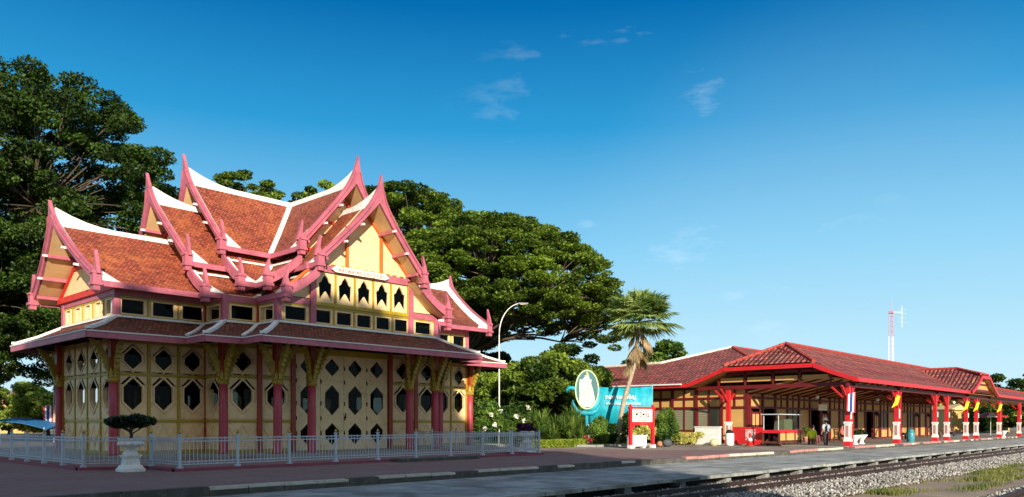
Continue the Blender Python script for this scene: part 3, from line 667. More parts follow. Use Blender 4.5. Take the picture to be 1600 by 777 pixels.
def slope(mbt, mbs, f, P, w0, w1, l0, l1, rows=6, lean=None, sgn=1, th=.1):
    ws = [w0+(w1-w0)*i/rows for i in range(rows+1)]; s = 0; acc = [0]
    for i in range(rows): acc.append(acc[-1]+math.hypot(ws[i+1]-ws[i], f(ws[i+1])-f(ws[i])))
    for i in range(rows):
        le = [l1 + (lean*(f(x)-f(w1))/(f(w0)-f(w1)) if lean else 0) for x in (ws[i], ws[i+1])]
        ps = [P(l0, sgn*ws[i], f(ws[i])), P(le[0], sgn*ws[i], f(ws[i])), P(le[1], sgn*ws[i+1], f(ws[i+1])), P(l0, sgn*ws[i+1], f(ws[i+1]))]
        uv = [(l0, -acc[i]), (le[0], -acc[i]), (le[1], -acc[i+1]), (l0, -acc[i+1])]; uv = [(a+30, b+30) for a, b in uv]
        mbt.add(ps, [(0, 1, 2, 3)], [uv])
        mbs.add([p - Vector((0, 0, th)) for p in ps], [(3, 2, 1, 0)])
def spike(mb, P, l, w_, z, h, sgn, th=.14, lean=-.12, base=.2):
    pts = [(-base, 0), (base, 0), (base*.75, h*.2), (base*.35, h*.5), (lean*.6+.03, h*.8), (lean, h), (lean*.75-.05, h*.72), (-base*.45, h*.45), (-base*.8, h*.2)]
    O = P(l-th/2, w_*sgn, z); Wv = P(0, 1, 0)*sgn; mb.prism(pts, O, Wv, ZV, P(1, 0, 0), th)
def tier(k, T, L, l0=0, verge=True):
    D, Wd, P = arm_map(k); f = T['pr']; we = T['we']
    top, sof, fas, vg, rc, pl = MB(), MB(), MB(), MB(), MB(), MB()
    for s in (1, -1): slope(top, sof, f, P, 0, we, l0, L, lean=T['lean'], sgn=s)
    r = top.build("roof", M['rooft'], PAV); sof.build("soffit", M['soffit'], r)
    ze = f(we)
    for s in (1, -1):
        fas = MB(); fas.bar(P(l0, s*(we+.02), ze-.1), P(L-.06, s*(we+.02), ze-.06), .08, .24); fas.build("fascia", M['pink'], r)
    # white verge strip just inside the bargeboard
    n = 8
    for s in (1, -1):
        for i in range(n):
            a, b = we*i/n, we*(i+1)/n; q = []
            for x in (a, b):
                z = f(x); le = L + T['lean']*(z-ze)/(f(0)-ze); q.append((le, x, z))
            (la, xa, za), (lb, xb, zb) = q
            vs = [P(la-.3, s*xa, za+.02), P(la-.3, s*xa, za+.06), P(la-.02, s*xa, za+.33), P(la-.02, s*xa, za+.02), P(lb-.3, s*xb, zb+.02), P(lb-.3, s*xb, zb+.06), P(lb-.02, s*xb, zb+.33), P(lb-.02, s*xb, zb+.02)]
            vg.add(vs, [(0, 1, 5, 4), (1, 2, 6, 5), (2, 3, 7, 6), (3, 0, 4, 7)])
        # flared white toe of the verge on the eave
        vg.add([P(L-.1, s*(we+.04), ze+.3), P(L-.1, s*(we-.5), f(we-.5)+.4), P(L-.95, s*(we+.04), ze+.03), P(L-.1, s*(we+.04), ze+.01)], [(0, 1, 2), (0, 2, 3), (1, 3, 2), (0, 3, 1)])
    # ridge cap sweeping up to the gable
    m = 14; z0 = f(0); le = L+T['lean']-.05; pts = []
    for i in range(m+1):
        l = l0+(le-l0)*i/m; t = max(0, (l-(le-2.6))/2.6); pts.append((l, z0+.13+.6*t*t))
    for i in range(m):
        (la, a), (lb, b) = pts[i], pts[i+1]; h = .1
        vs = [P(la, -h, z0-.15), P(la, h, z0-.15), P(la, h*.8, a), P(la, -h*.8, a), P(lb, -h, z0-.15), P(lb, h, z0-.15), P(lb, h*.8, b), P(lb, -h*.8, b)]
        rc.add(vs, [(0, 3, 2, 1), (4, 5, 6, 7), (3, 7, 6, 2), (0, 4, 7, 3), (1, 2, 6, 5)])
    rc.build("ridge_cap", M['white'], r); vg.build("verge_strip", M['white'], r)
    # bargeboards, one per side, meeting in a spire
    for s in (1, -1):
        bg_, fi = MB(), MB(); n = 18; up = []; lo = []
        for i in range(n+1):
            x = we*(i/n)**1.35; z = f(x); flare = (T['tip']-f(0)-.48)*math.exp(-x/.24)
            up.append((x, z+.45+flare)); lo.append((x, z-.04))
        th = .15; vs = []
        for (x, zu), (_, zl) in zip(up, lo):
            for z in (zl, zu):
                le_ = L + T['lean']*(z-ze)/(f(0)-ze)
                vs += [P(le_-th/2+.02, s*x, z), P(le_+th/2+.02, s*x, z)]
        F = []
        for i in range(n):
            a = i*4; b = a+4; F += [(a+1, b+1, b+3, a+3), (a, a+2, b+2, b), (a+2, a+3, b+3, b+2), (a, b, b+1, a+1)]
        F += [(0, 1, 3, 2), (n*4, n*4+2, n*4+3, n*4+1)]; bg_.add(vs, F)
        # raised inner bead on the face
        for i in range(n):
            if up[i][0] < .15: continue
            (xa, za), (xb, zb) = up[i], up[i+1]
            la = L+T['lean']*(za-ze)/(f(0)-ze)+.1; lb = L+T['lean']*(zb-ze)/(f(0)-ze)+.1
            bg_.bar(P(la, s*xa, za-.17), P(lb, s*xb, zb-.17), .05, .08, D)
        b = bg_.build("bargeboard", M['pink'], PAV)
        # carved knuckle at the eave with its upright finial
        fi.box(tuple(P(L+.08, s*(we-.02), ze+.12)), (.34, .34, .46)); fi.box(tuple(P(L+.1, s*(we+.0), ze-.12)), (.42, .42, .12)); fi.box(tuple(P(L+.1, s*(we), ze-.28)), (.28, .28, .22)); fi.box(tuple(P(L+.1, s*(we-.04), ze+.36)), (.4, .4, .1))
        spike(fi, P, L+.06, we+.05, ze+.3, 1.02, s)
        fi.build("finial", M['pink'], b)
    # purlins with pale ends, under the overhang
    for s in (1, -1):
        for x in (we*.3, we*.58, we*.86):
            z = f(x)-.16; le_ = L+T['lean']*(z-ze)/(f(0)-ze)
            pl = MB(); pl.bar(P(L-1.35, s*x, z), P(le_+.05, s*x, z), .13, .15); pl.build("purlin", M['pink'], r)
    for s in (1, -1):
        for x in (we*.3, we*.58):
            z = f(x)-.16; le_ = L+T['lean']*(z-ze)/(f(0)-ze); pe = MB(); pe.bar(P(le_+.06, s*x, z), P(le_+.26, s*x, z), .1, .1); pe.build("purlin_end", M['white'], r)
    if T['lo']:
        g = T['lo']; w0, wl = T['w0'], T['wl']
        for s in (1, -1):
            top, sof, fas_l, wh_ = MB(), MB(), [], MB()
            slope(top, sof, g, P, w0, wl, l0, L-.05, rows=4, sgn=s)
            fas = MB(); fas.bar(P(l0, s*(wl+.02), g(wl)-.12), P(L-.1, s*(wl+.02), g(wl)-.07), .08, .24); fas_l.append(fas)
            wh_.bar(P(l0, s*(we-.02), g(we-.02)+.08), P(L-.15, s*(we-.02), g(we-.02)+.06), .12, .09)
            for i in range(5):
                a, b = we+(wl-we)*i/5, we+(wl-we)*(i+1)/5
                wh_.bar(P(L-.2, s*a, g(a)+.12), P(L-.2, s*b, g(b)+.1), .16, .16, (0, 0, 1))
            wh_.add([P(L-.1, s*(wl+.04), g(wl)+.3), P(L-.1, s*(wl-.5), g(wl-.5)+.34), P(L-.9, s*(wl+.04), g(wl)+.03), P(L-.1, s*(wl+.04), g(wl)+.01)], [(0, 1, 2), (0, 2, 3), (1, 3, 2), (0, 3, 1)])
            lr = top.build("lower_roof", M['rooft'], PAV); sof.build("soffit", M['soffit'], lr); [q_.build("fascia", M['pink'], lr) for q_ in fas_l]; wh_.build("verge_strip", M['white'], lr)
        for s in (1, -1):
            bb, fi = MB(), MB(); n = 6
            for i in range(n):
                a, b = we-.05+(wl-we+.05)*i/n, we-.05+(wl-we+.05)*(i+1)/n
                vs = []
                for x in (a, b):
                    for dz in (-.14, .34): vs += [P(L-.06, s*x, g(x)+dz), P(L+.09, s*x, g(x)+dz)]
                bb.add(vs, [(1, 5, 7, 3), (0, 2, 6, 4), (2, 3, 7, 6), (0, 4, 5, 1), (0, 1, 3, 2), (4, 6, 7, 5)])
            b = bb.build("bargeboard", M['pink'], PAV); zl = g(wl)
            fi.box(tuple(P(L+.08, s*(wl-.02), zl+.08)), (.34, .34, .42)); fi.box(tuple(P(L+.08, s*wl, zl-.16)), (.44, .44, .14)); fi.box(tuple(P(L+.08, s*wl, zl-.32)), (.3, .3, .2)); fi.box(tuple(P(L+.08, s*(wl-.02), zl+.3)), (.42, .42, .1))
            spike(fi, P, L+.06, wl+.02, zl+.3, .85, s)
            fi.build("finial", M['pink'], b)
for k in range(4):
    fr = k in (0, 2)
    tier(k, T1, 5.65 if fr else 5.5); tier(k, T2, 7.55 if fr else 7.3)
    if not fr: tier(k, T3, 11.6, l0=3)
# gable walls behind the other bargeboards
def gable(k, l, w_, z0, z1, posts=True):
    D, W, P = arm_map(k); mb = MB(); mb.prism([(-w_, z0), (w_, z0), (0, z1)], P(l-.05, 0, 0), W, ZV, D, .1); mb.build("gable_wall", M['cream'], PAV)
    fr = MB()
    for s in (1, -1): fr.bar(P(l+.08, s*(w_-.12), z0+.05), P(l+.08, s*.1, z1-.25), .1, .18, D)
    fr.bar(P(l+.1, -w_-.1, z0), P(l+.1, w_+.1, z0), .14, .28); fr.bar(P(l+.08, -w_*.5, (z0+z1)/2+.05), P(l+.08, w_*.5, (z0+z1)/2+.05), .1, .12)
    fr.build("gable_frame", M['red'], PAV)
for k in range(4): gable(k, 4.9, 2.6, 10.1, 13.25)
for k in (1, 3): gable(k, 6.55, 2.85, 8.95, 11.9); gable(k, 10.6, 3.5, 7.45, 10.0)
# white valley ridges where the roofs cross
for i, (T, wmax) in enumerate(((T1, 2.95),)):
    for a in (45, 135, 225, 315):
        mb = MB(); cx_, sy_ = math.copysign(1, math.cos(R(a))), math.copysign(1, math.sin(R(a))); n = 10
        for j in range(n):
            x0, x1 = wmax*j/n, wmax*(j+1)/n; mb.bar((cx_*x0, sy_*x0, T['pr'](x0)+.06), (cx_*x1, sy_*x1, T['pr'](x1)+.06), .26, .12)
        mb.build("valley_gutter", M['white'], PAV)
for T in (T1, T2):
    for a in (45, 135, 225, 315):
        mb = MB(); cx_, sy_ = math.copysign(1, math.cos(R(a))), math.copysign(1, math.sin(R(a))); n = 5; g = T['lo']
        for j in range(n):
            x0, x1 = T['we']-.1+(T['wl']-T['we']+.1)*j/n, T['we']-.1+(T['wl']-T['we']+.1)*(j+1)/n; mb.bar((cx_*x0, sy_*x0, g(x0)+.05), (cx_*x1, sy_*x1, g(x1)+.05), .24, .1)
        mb.build("valley_gutter", M['white'], PAV)

# ================================================================== FENCE ROUND THE PAVILION
path = [(9.1, 46), (9.1, 27.0), (10.9, 26.2), (10.9, 24.1), (28.4, 24.4), (28.4, 34)]
kb = MB()
for a, b in zip(path, path[1:]): kb.bar((a[0], a[1], .04), (b[0], b[1], .04), .34, .1)
for a in path[1:-1]: kb.box((a[0], a[1], .041), (.34, .34, .101))
kk = tag(kb.build("fence_kerb", M['kerbred']), kind="structure")
FE = empty("steel_fence", (9.1, 27, .09), "pale blue-grey picket railing with gold-capped posts around the pavilion", "fence")
fo = Vector((9.1, 27, .09))
def fpost(p, first=[None]):
    if first[0] is None:
        mb = MB(); mb.box((0, 0, .52), (.08, .08, 1.04)); mb.box((0, 0, .03), (.15, .15, .06)); mb.box((0, 0, 1.055), (.11, .11, .03)); po = mb.build("fence_post", M['fence'], FE)
        g = MB(); g.lathe((0, 0, 1.07), [(.02, 0), (.05, .025), (.055, .055), (.035, .09), (.008, .13)], 10); g.build("gold_cap", M['finialgold'], po, True)
        first[0] = po; po.location = Vector(p) - fo; return
    copy_tree(first[0], FE, Vector(p) - fo)
done = set()
for a, b in zip(path, path[1:]):
    A, B = Vector((*a, .09)), Vector((*b, .09)); L = (B-A).length; n = max(1, round(L/1.85)); U = (B-A)/L
    for i in range(n+1):
        p = A + U*L*i/n; key = (round(p.x, 2), round(p.y, 2))
        if key not in done: done.add(key); fpost(p)
    for i in range(n):
        s, e = A+U*(L*i/n+.05), A+U*(L*(i+1)/n-.05); mb = MB()
        for z in (.12, .2, .84, .94): mb.bar(s-fo+Vector((0, 0, z)), e-fo+Vector((0, 0, z)), .035, .035)
        m = int((e-s).length/.125)
        for j in range(1, m): q = s+(e-s)*j/m-fo; mb.bar(q+Vector((0, 0, .12)), q+Vector((0, 0, .98 if j % 2 else .9)), .018, .018)
        mb.build("railing_panel", M['fence'], FE)
st_ = MB(); st_.box((21.3, 23.75, .06), (4.2, .7, .12)); tag(st_.build("entrance_step", M['kerbdark']), kind="structure")

# ================================================================== FOLIAGE TOOLS
def leaf_quads(C, Rr, n, size, rs, flat=.55, shell=.35, up=.25):
    """n small leaf faces through an ellipsoid cluster centre C radii Rr"""
    d = rs.normal(size=(n, 3)); d /= np.linalg.norm(d, axis=1)[:, None]
    rad = rs.uniform(shell, 1, n)**(1/2.2)*rs.uniform(.8, 1.12, n); P = C + d*rad[:, None]*Rr
    nn = rs.normal(size=(n, 3)) + np.array([0, 0, up*4]); nn /= np.linalg.norm(nn, axis=1)[:, None]
    t = np.cross(nn, rs.normal(size=(n, 3))); t /= np.linalg.norm(t, axis=1)[:, None]; b = np.cross(nn, t)
    s = size*rs.uniform(.6, 1.4, n)[:, None]; e = s*flat
    # pointed leaf: a rhombus
    return np.stack([P-t*s, P+b*e, P+t*s, P-b*e], 1).reshape(-1, 3)
def crown_mesh(name, V, mat, parent): return mesh_np(name, V, np.arange(len(V)).reshape(-1, 4), mat, parent)
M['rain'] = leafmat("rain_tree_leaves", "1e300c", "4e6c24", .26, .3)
M['rainlit'] = leafmat("sunlit_tint_leaves", "2a4410", "86a038", .28, .3)  # lighter copy of the rain tree leaves, sunlight put into the green
M['shrub'] = leafmat("shrub_leaves", "264616", "7a9c40", .3, .6)
M['lime'] = leafmat("lime_hedge_leaves", "6f8a22", "a8b640", .35, 1)
M['glossy'] = leafmat("glossy_dark_leaves", "16280f", "2c4a1a", .2, 1, rough=.35)
M['strap'] = leafmat("strap_leaves", "3f6424", "8aa048", .35, .8)
M['sunnytree'] = leafmat("yellow_green_leaves", "4e6e22", "a4b44c", .35, .3)  # yellow-green of their own, lightened to read as sunlit in shade
M['purple'] = leafmat("purple_foliage", "2a1030", "5a2452", .25, 2)
M['redleaf'] = leafmat("crimson_foliage", "8a2030", "d04a58", .25, 2)
M['yellowleaf'] = leafmat("variegated_foliage", "8a9430", "e8e088", .3, 3)
M['blossom'] = leafmat("white_blossom", "f0ead0", "ffffff", .3, 3)
M['palmgreen'] = leafmat("palm_fronds", "5e7a34", "b8c878", .3, .5)
M['palmdry'] = leafmat("dry_palm_fronds", "7a6444", "cdb68c", .25, .8)
def limb(mb, a, b, r0, r1, rs, bend=.15, n=5, k=7):
    a, b = Vector(a), Vector(b); L = (b-a).length; pts = []; rr = []
    off = Vector(rs.normal(size=3))*L*bend; off.z = abs(off.z)*.5
    for i in range(n+1):
        t = i/n; p = a.lerp(b, t) + off*math.sin(math.pi*t)*.6; pts.append(p); rr.append(r0+(r1-r0)*t**.8)
    mb.tube(pts, rr, k)
def tree(label, pos, trunk_h, trunk_r, clusters, leaf, n_per, mat, group=None, name="broadleaf_tree", fork=None, seed=1, lean=(0, 0), up=.25, dens=None):
    """clusters: array (x,y,z,rx,rz) relative to the base"""
    rs = np.random.RandomState(seed); t = empty(name, (pos[0], pos[1], pos[2] if len(pos) > 2 else 0), label, "tree", group)
    cl = np.array(clusters, float); V = []
    for c in cl:
        n = int(n_per*(c[3]/np.mean(cl[:, 3]))**2); V.append(leaf_quads(c[:3], np.array([c[3], c[3], c[4]]), n, leaf, rs, up=up))
    crown_mesh("crown", np.concatenate(V), mat, t)
    mb = MB(); top = Vector((lean[0], lean[1], trunk_h)); mb.tube([(0, 0, -.3), (0, 0, .3), (lean[0]*.5, lean[1]*.5, trunk_h*.5), top], [trunk_r*1.6, trunk_r*1.15, trunk_r*.85, trunk_r*.7], 12); mb.build("trunk", M['trunk'], t, True)
    mb = MB(); K = min(len(cl), 34); idx = rs.choice(len(cl), K, replace=False)
    # main limbs towards a few directions, then a branch to each cluster from its nearest limb end
    ends = []
    for i in idx:
        e = Vector(cl[i][:3])*.62 + top*.38; e.z = max(e.z, trunk_h*1.05); limb(mb, top - Vector((0, 0, .3)), e, trunk_r*.26, trunk_r*.09, rs, .2); ends.append(e)
    for c in cl[::3] if len(cl) > 60 else cl:
        c3 = Vector(c[:3]); e = min(ends, key=lambda q: (q-c3).length); limb(mb, e, c3, trunk_r*.11, trunk_r*.03, rs, .12, 4, 5)
    mb.build("limbs", M['trunk'], t, True)
    return t
def dome(n, Rx, Ry, z0, z1, rs, r=(1.1, 1.9), fz=.5, lower=.25, inner=.15):
    """flat-bottomed umbrella crown made of clumps"""
    out = []
    for i in range(n):
        a = rs.uniform(0, 2*math.pi); q = math.sqrt(rs.uniform(0, 1)); h = math.sqrt(max(0, 1-q*q))
        u = rs.uniform()
        if u < lower: z = z0 + (z1-z0)*rs.uniform(-.05, .35)*(1-.3*q)
        elif u < lower+inner: z = z0 + (z1-z0)*h*rs.uniform(.2, .8)
        else: z = z0 + (z1-z0)*h*rs.uniform(.86, 1.04)
        k = rs.uniform(*r); out.append((Rx*q*math.cos(a), Ry*q*math.sin(a), z, k, k*fz))
    return out
def ellip(n, Rx, Ry, Rz, cz, rs, r=(1, 1.8), fz=.6, fill=.25):
    out = []
    for i in range(n):
        d = rs.normal(size=3); d /= np.linalg.norm(d); q = rs.uniform(.82, 1.0) if rs.uniform() > fill else rs.uniform(.3, .8)
        k = rs.uniform(*r); out.append((Rx*d[0]*q, Ry*d[1]*q, cz+Rz*d[2]*q, k, k*fz))
    return out
def pos(px, d, z=0): a = at(px, d); return (a[0], a[1], z)

# big tree at the left, taller than the pavilion
r1 = np.random.RandomState(11)
cl = ellip(900, 11.3, 11, 10.4, 17.4, r1, (.55, 1.25), .55, .4) + [(a-4.4, b-4.0, c, k, kz) for a, b, c, k, kz in ellip(260, 6.5, 6.5, 4.6, 9.6, r1, (.55, 1.1), .55, .3)] + ellip(190, 11, 11, 4.2, 8.6, r1, (.7, 1.4), .5, .25)
cl = [(a+3.5*ST, b-3.5*CT, c, k, kz) for a, b, c, k, kz in cl]
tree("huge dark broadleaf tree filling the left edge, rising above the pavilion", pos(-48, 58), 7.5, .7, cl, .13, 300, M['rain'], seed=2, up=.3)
cl = dome(110, 6.6, 6.6, 13.5, 21.6, r1, (.6, 1.1), .45, .4)
tree("thinner tree showing between the big left tree and the pavilion's tallest gables", pos(232, 68), 9, .45, cl, .16, 240, M['rain'], seed=3)
cl = dome(46, 4.6, 4.6, 23.3, 27.4, r1, (.6, 1.0), .4, .3)
tree("flat small treetop peeping over the white roof ridge of the pavilion", pos(378, 82), 18, .4, cl, .18, 200, M['rainlit'], seed=4)
cl = dome(36, 4.0, 4.0, 23.3, 27.4, r1, (.6, 1.0), .45, .3)
tree("distant treetop just left of the tall front spire", pos(512, 85), 18, .4, cl, .18, 200, M['rainlit'], seed=5)
# rain trees behind the right wing
cl = dome(640, 12.5, 12, 14.5, 26.3, r1, (.6, 1.25), .42, .25, .15)
tree("broad umbrella-crowned rain tree directly behind the front gable", pos(625, 84), 9, .8, cl, .15, 280, M['rainlit'], seed=6, up=.5)
cl = [c for c in dome(900, 12.6, 12, 11.2, 20.9, r1, (.6, 1.2), .4, .34, .14)]
cl += [(7.6+r1.normal(0, 1.5), -7.2+r1.normal(0, 1.5), 11.0+r1.normal(0, 1.2), k, k*.45) for k in r1.uniform(.5, .9, 34)]
tree("wide spreading rain tree with a dark trunk, right of the pavilion", pos(774, 76), 8.5, .85, cl, .14, 300, M['rainlit'], seed=7, up=.5, lean=(-2.2, 2))
cl = ellip(60, 6, 6, 5.5, 8.5, r1, (1.1, 1.9), .6, .3)
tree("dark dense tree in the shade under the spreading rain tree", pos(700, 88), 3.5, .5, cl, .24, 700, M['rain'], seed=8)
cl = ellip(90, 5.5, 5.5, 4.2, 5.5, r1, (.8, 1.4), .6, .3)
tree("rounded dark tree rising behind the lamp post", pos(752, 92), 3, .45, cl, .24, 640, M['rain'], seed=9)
cl = ellip(120, 4.6, 3.5, 3.3, 4.1, r1, (.6, 1.1), .6, .3)
tree("bushy mid-green tree behind the oval sign", pos(872, 61), 2.2, .3, cl, .14, 420, M['rainlit'], seed=10)
cl = ellip(30, 3.5, 3.5, 3.0, 7.8, r1, (.9, 1.4), .6, .3)
tree("low green treetop just right of the fan palm, over the tiled roof", pos(1030, 92), 5, .3, cl, .22, 520, M['shrub'], seed=12)
for i, (px, d, wd_, h_, lb) in enumerate(((812, 66, 3.6, 6.6, "mid-green bushy tree behind the white-flowered bushes"), (752, 72, 4.2, 6.2, "dark bushy tree against the pavilion's right end"), (925, 66, 2.6, 5.2, "bushy tree at the station roof's left end, above the banner"))):
    tree(lb, pos(px, d), 1.6, .22, ellip(90, wd_, wd_*.8, h_*.44, h_*.54, r1, (.5, 1.0), .6, .3), .13, 380, M['shrub'] if i else M['rainlit'], "bushy trees in the garden", "bushy_tree", seed=60+i)
# small trees seen low at the left, past the pavilion
GB = "small sunlit trees beyond the left end of the fence"
for i, (px, d, h, w_, lb) in enumerate(((75, 92, 6.6, 5.2, "rounded sunlit tree behind the striped flag banner"), (15, 96, 6.2, 5, "sunlit tree nearest the left edge, behind the blue awning"), (-40, 90, 7.5, 5, "sunlit tree cut by the left edge of the photo"), (128, 96, 6.6, 5, "sunlit tree seen through the left windows of the pavilion"), (225, 105, 7, 6, "sunlit tree hidden behind the pavilion's left bays"))):
    tree(lb, pos(px, d), 1.8, .2, ellip(34, w_, w_, h*.42, h*.55, r1, (.8, 1.4), .6, .35), .2, 480, M['sunnytree'], GB, "small_tree", seed=20+i)
# far trees beyond the platform end at the right
GF = "trees beyond the far end of the station"
for i, (px, d, h, w_, lb) in enumerate(((1592, 150, 11.5, 6, "dark treetop above the far end of the station roof"), (1500, 150, 8, 7, "tree framed between the far station columns under the arched gablet"), (1530, 128, 6.5, 6, "green tree behind the red and white parasol"), (1572, 120, 6.5, 5.5, "sunlit tree right of the parasol, between the last columns"), (1465, 160, 8, 7, "tree seen just past the station's end wall"), (1625, 150, 9, 7, "tree cut by the right edge of the photo"))):
    tree(lb, pos(px, d), 2.2, .25, ellip(34, w_, w_, h*.45, h*.56, r1, (1.0, 1.8), .6, .35), .26, 420, M['rain'] if i in (0, 1) else M['rainlit'], GF, "far_tree", seed=30+i)
# trees across the tracks, behind the photographer: they throw the shade on the apron and the pavilion's lower half
GS = "shade trees across the tracks from the pavilion"
for i, (x, y, h, Rr, lb) in enumerate(((-21, -9, 23.5, 10, "rain tree across the tracks, farthest from the station"), (-9, -9, 23.6, 9.5, "rain tree across the tracks, opposite the pavilion"), (-.8, -10, 23.2, 8.4, "rain tree across the tracks, nearest the station"), (-34, -9, 23.5, 10, "rain tree across the tracks at the end of the row"))):
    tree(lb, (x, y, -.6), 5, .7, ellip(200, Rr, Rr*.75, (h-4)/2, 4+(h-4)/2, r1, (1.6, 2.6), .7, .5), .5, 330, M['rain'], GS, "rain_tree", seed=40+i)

# ---- shrubs, hedges, strap-leaved plants
def shrub(name, label, cat, p, rx, ry, h, mat, n=4000, leaf=.1, z0=0, group=None, k=14, seed=0, up=.25, flat=.5, kr=.35):
    rs = np.random.RandomState(100+seed); V = []
    for i in range(k):
        d = rs.normal(size=3); d /= np.linalg.norm(d); q = rs.uniform(.3, .75)
        c = np.array([rx*d[0]*q, ry*d[1]*q, h*.5+h*.5*d[2]*q]); r = np.array([rx, ry, h*.5])*kr*rs.uniform(.8, 1.3)
        V.append(leaf_quads(c, r, n//k, leaf, rs, flat=flat, up=up))
    V = np.concatenate(V); V[:, 2] = np.maximum(V[:, 2], .01)
    t = empty(name, (p[0], p[1], z0), label, cat, group); crown_mesh("foliage", V, mat, t)
    mb = MB()
    for i in range(5):
        a = rs.uniform(0, 6.28); mb.tube([(0, 0, 0), (rx*.2*math.cos(a), ry*.2*math.sin(a), h*.35), (rx*.5*math.cos(a), ry*.5*math.sin(a), h*.7)], [.03*h**.5, .02, .008], 5)
    mb.build("stem", M['trunk'], t); return t
def hedge(label, a, b, wd, h, mat, z0=0, seed=0, leaf=.05, dens=1500):
    rs = np.random.RandomState(200+seed); a, b = np.array(a), np.array(b); L = np.linalg.norm(b-a); u = (b-a)/L; nrm = np.array([-u[1], u[0]]); n = int(dens*L)
    f = rs.randint(0, 3, n); s = rs.uniform(0, L, n); w_ = rs.uniform(-.5, .5, n)*wd; z = rs.uniform(0, h, n)
    w_[f == 0] = np.sign(w_[f == 0])*wd*.5; z[f == 1] = h; z += rs.normal(0, .025, n)+.05*np.sin(s*3+1.3)*h; w_ += rs.normal(0, .03, n)
    P = np.stack([a[0]+u[0]*s+nrm[0]*w_, a[1]+u[1]*s+nrm[1]*w_, np.maximum(z, .02)+z0], 1); V = np.concatenate([leaf_quads(p, np.array([.05]*3), 1, leaf, rs, up=.1) for p in P[:0]] + [np.zeros((0, 3))])
    d = rs.normal(size=(n, 3)); d /= np.linalg.norm(d, axis=1)[:, None]; t = np.cross(d, rs.normal(size=(n, 3))); t /= np.linalg.norm(t, axis=1)[:, None]; bb = np.cross(d, t); sz = leaf*rs.uniform(.7, 1.4, n)[:, None]
    V = np.stack([P-t*sz, P+bb*sz*.5, P+t*sz, P-bb*sz*.5], 1).reshape(-1, 3)
    o = crown_mesh("hedge", V, mat, None); tag(o, label, "hedge"); return o
def straps(name, label, p, n, L, mat, z0=0, seed=0, wd=.05, spread=.6, group=None, heads=1, hr=0, trunk=0, cat="plant"):
    """fountain of arching strap leaves"""
    rs = np.random.RandomState(300+seed); Vs = []
    for h in range(heads):
        a0 = rs.uniform(0, 6.28); c = np.array([hr*math.cos(a0)*rs.uniform(.3, 1), hr*math.sin(a0)*rs.uniform(.3, 1), rs.uniform(.2, 1)*trunk])
        a = rs.uniform(0, 2*np.pi, n); el = rs.uniform(.35, 1.5, n); ll = L*rs.uniform(.6, 1.15, n); ns = 4
        dirs = np.stack([np.cos(a)*np.cos(el), np.sin(a)*np.cos(el), np.sin(el)], 1); side = np.stack([-np.sin(a), np.cos(a), 0*a], 1)*wd; prev = None
        for i in range(ns+1):
            t = i/ns; q = c + dirs*(ll*t)[:, None]; q[:, 2] -= spread*ll*t*t*.7; w_ = (1-t**1.5)*.9+.1
            cur = (q-side*w_, q+side*w_)
            if prev is not None: Vs.append(np.stack([prev[0], prev[1], cur[1], cur[0]], 1).reshape(-1, 3))
            prev = cur
    V = np.concatenate(Vs); V[:, 2] = np.maximum(V[:, 2], .01)
    t = empty(name, (p[0], p[1], z0), label, cat, group); crown_mesh("leaves", V, mat, t)
    mb = MB(); mb.tube([(0, 0, -.02), (0, 0, max(.25, trunk*.9))], [.1, .05], 7); mb.build("stem", M['trunk'], t); return t

# garden ground right of the pavilion
sheet("garden_lawn", M['lawn'], [(30.6, 45), (38.6, 33.0), (40.2, 29.8), (50.4, 29.2), (51.5, 46), (60, 75), (30, 75)], .006)
mb = MB()
for a, b in (((38.5, 33.1), (40.1, 29.7)), ((40.1, 29.7), (50.4, 29.1)), ((30.6, 45), (38.5, 33.1))): mb.bar((a[0], a[1], .05), (b[0], b[1], .05), .2, .16)
tag(mb.build("garden_kerb", M['concrete']), kind="structure")
GA = "flowering shrubs in the garden right of the pavilion"
def flowers(t, pts, sz, seed):
    rs = np.random.RandomState(seed)
    for p in pts:
        V = leaf_quads(np.array(p), np.array([sz]*3), 26, sz*.6, rs, flat=.6); crown_mesh("blossom_cluster", V, M['blossom'], t)
s1 = shrub("frangipani_bush", "white-flowered bush beside the pavilion's right corner column", "bush", pos(757, 55), 1.5, 1.5, 3.1, M['shrub'], 9000, .12, seed=1, k=22, group=GA); flowers(s1, [(-.6, -1.2, 2.1), (-.3, -1.3, 1.4), (.5, -1.1, 2.3), (-1, -1, 1.1)], .16, 3)
s2 = shrub("frangipani_bush", "white-flowered bush with the lamp post standing in it", "bush", pos(800, 57), 1.7, 1.6, 3.4, M['shrub'], 10000, .12, seed=2, k=24, group=GA); flowers(s2, [(-.9, -1.3, 2.0), (.2, -1.4, 2.6), (1.0, -1, 1.9), (.6, -1.3, 1.2), (-.3, -1.4, 1.7)], .17, 4)
shrub("leafy_bush", "tall leafy bush behind the white-flowered ones", "bush", pos(835, 64), 2.6, 2.2, 4.4, M['shrub'], 14000, .14, seed=3, k=30, group=GA)
shrub("leafy_bush", "dark bush behind the lamp post and the railing", "bush", pos(770, 68), 3.2, 2.2, 4.6, M['shrub'], 14000, .14, seed=4, k=30, group=GA)
shrub("leafy_bush", "tall bush filling the gap below the rain tree, left of the oval sign", "bush", pos(880, 70), 2.8, 2.2, 5.2, M['rainlit'], 14000, .14, seed=5, k=30, group=GA)
GP = "clumps of long strap leaves behind the low lime hedge"
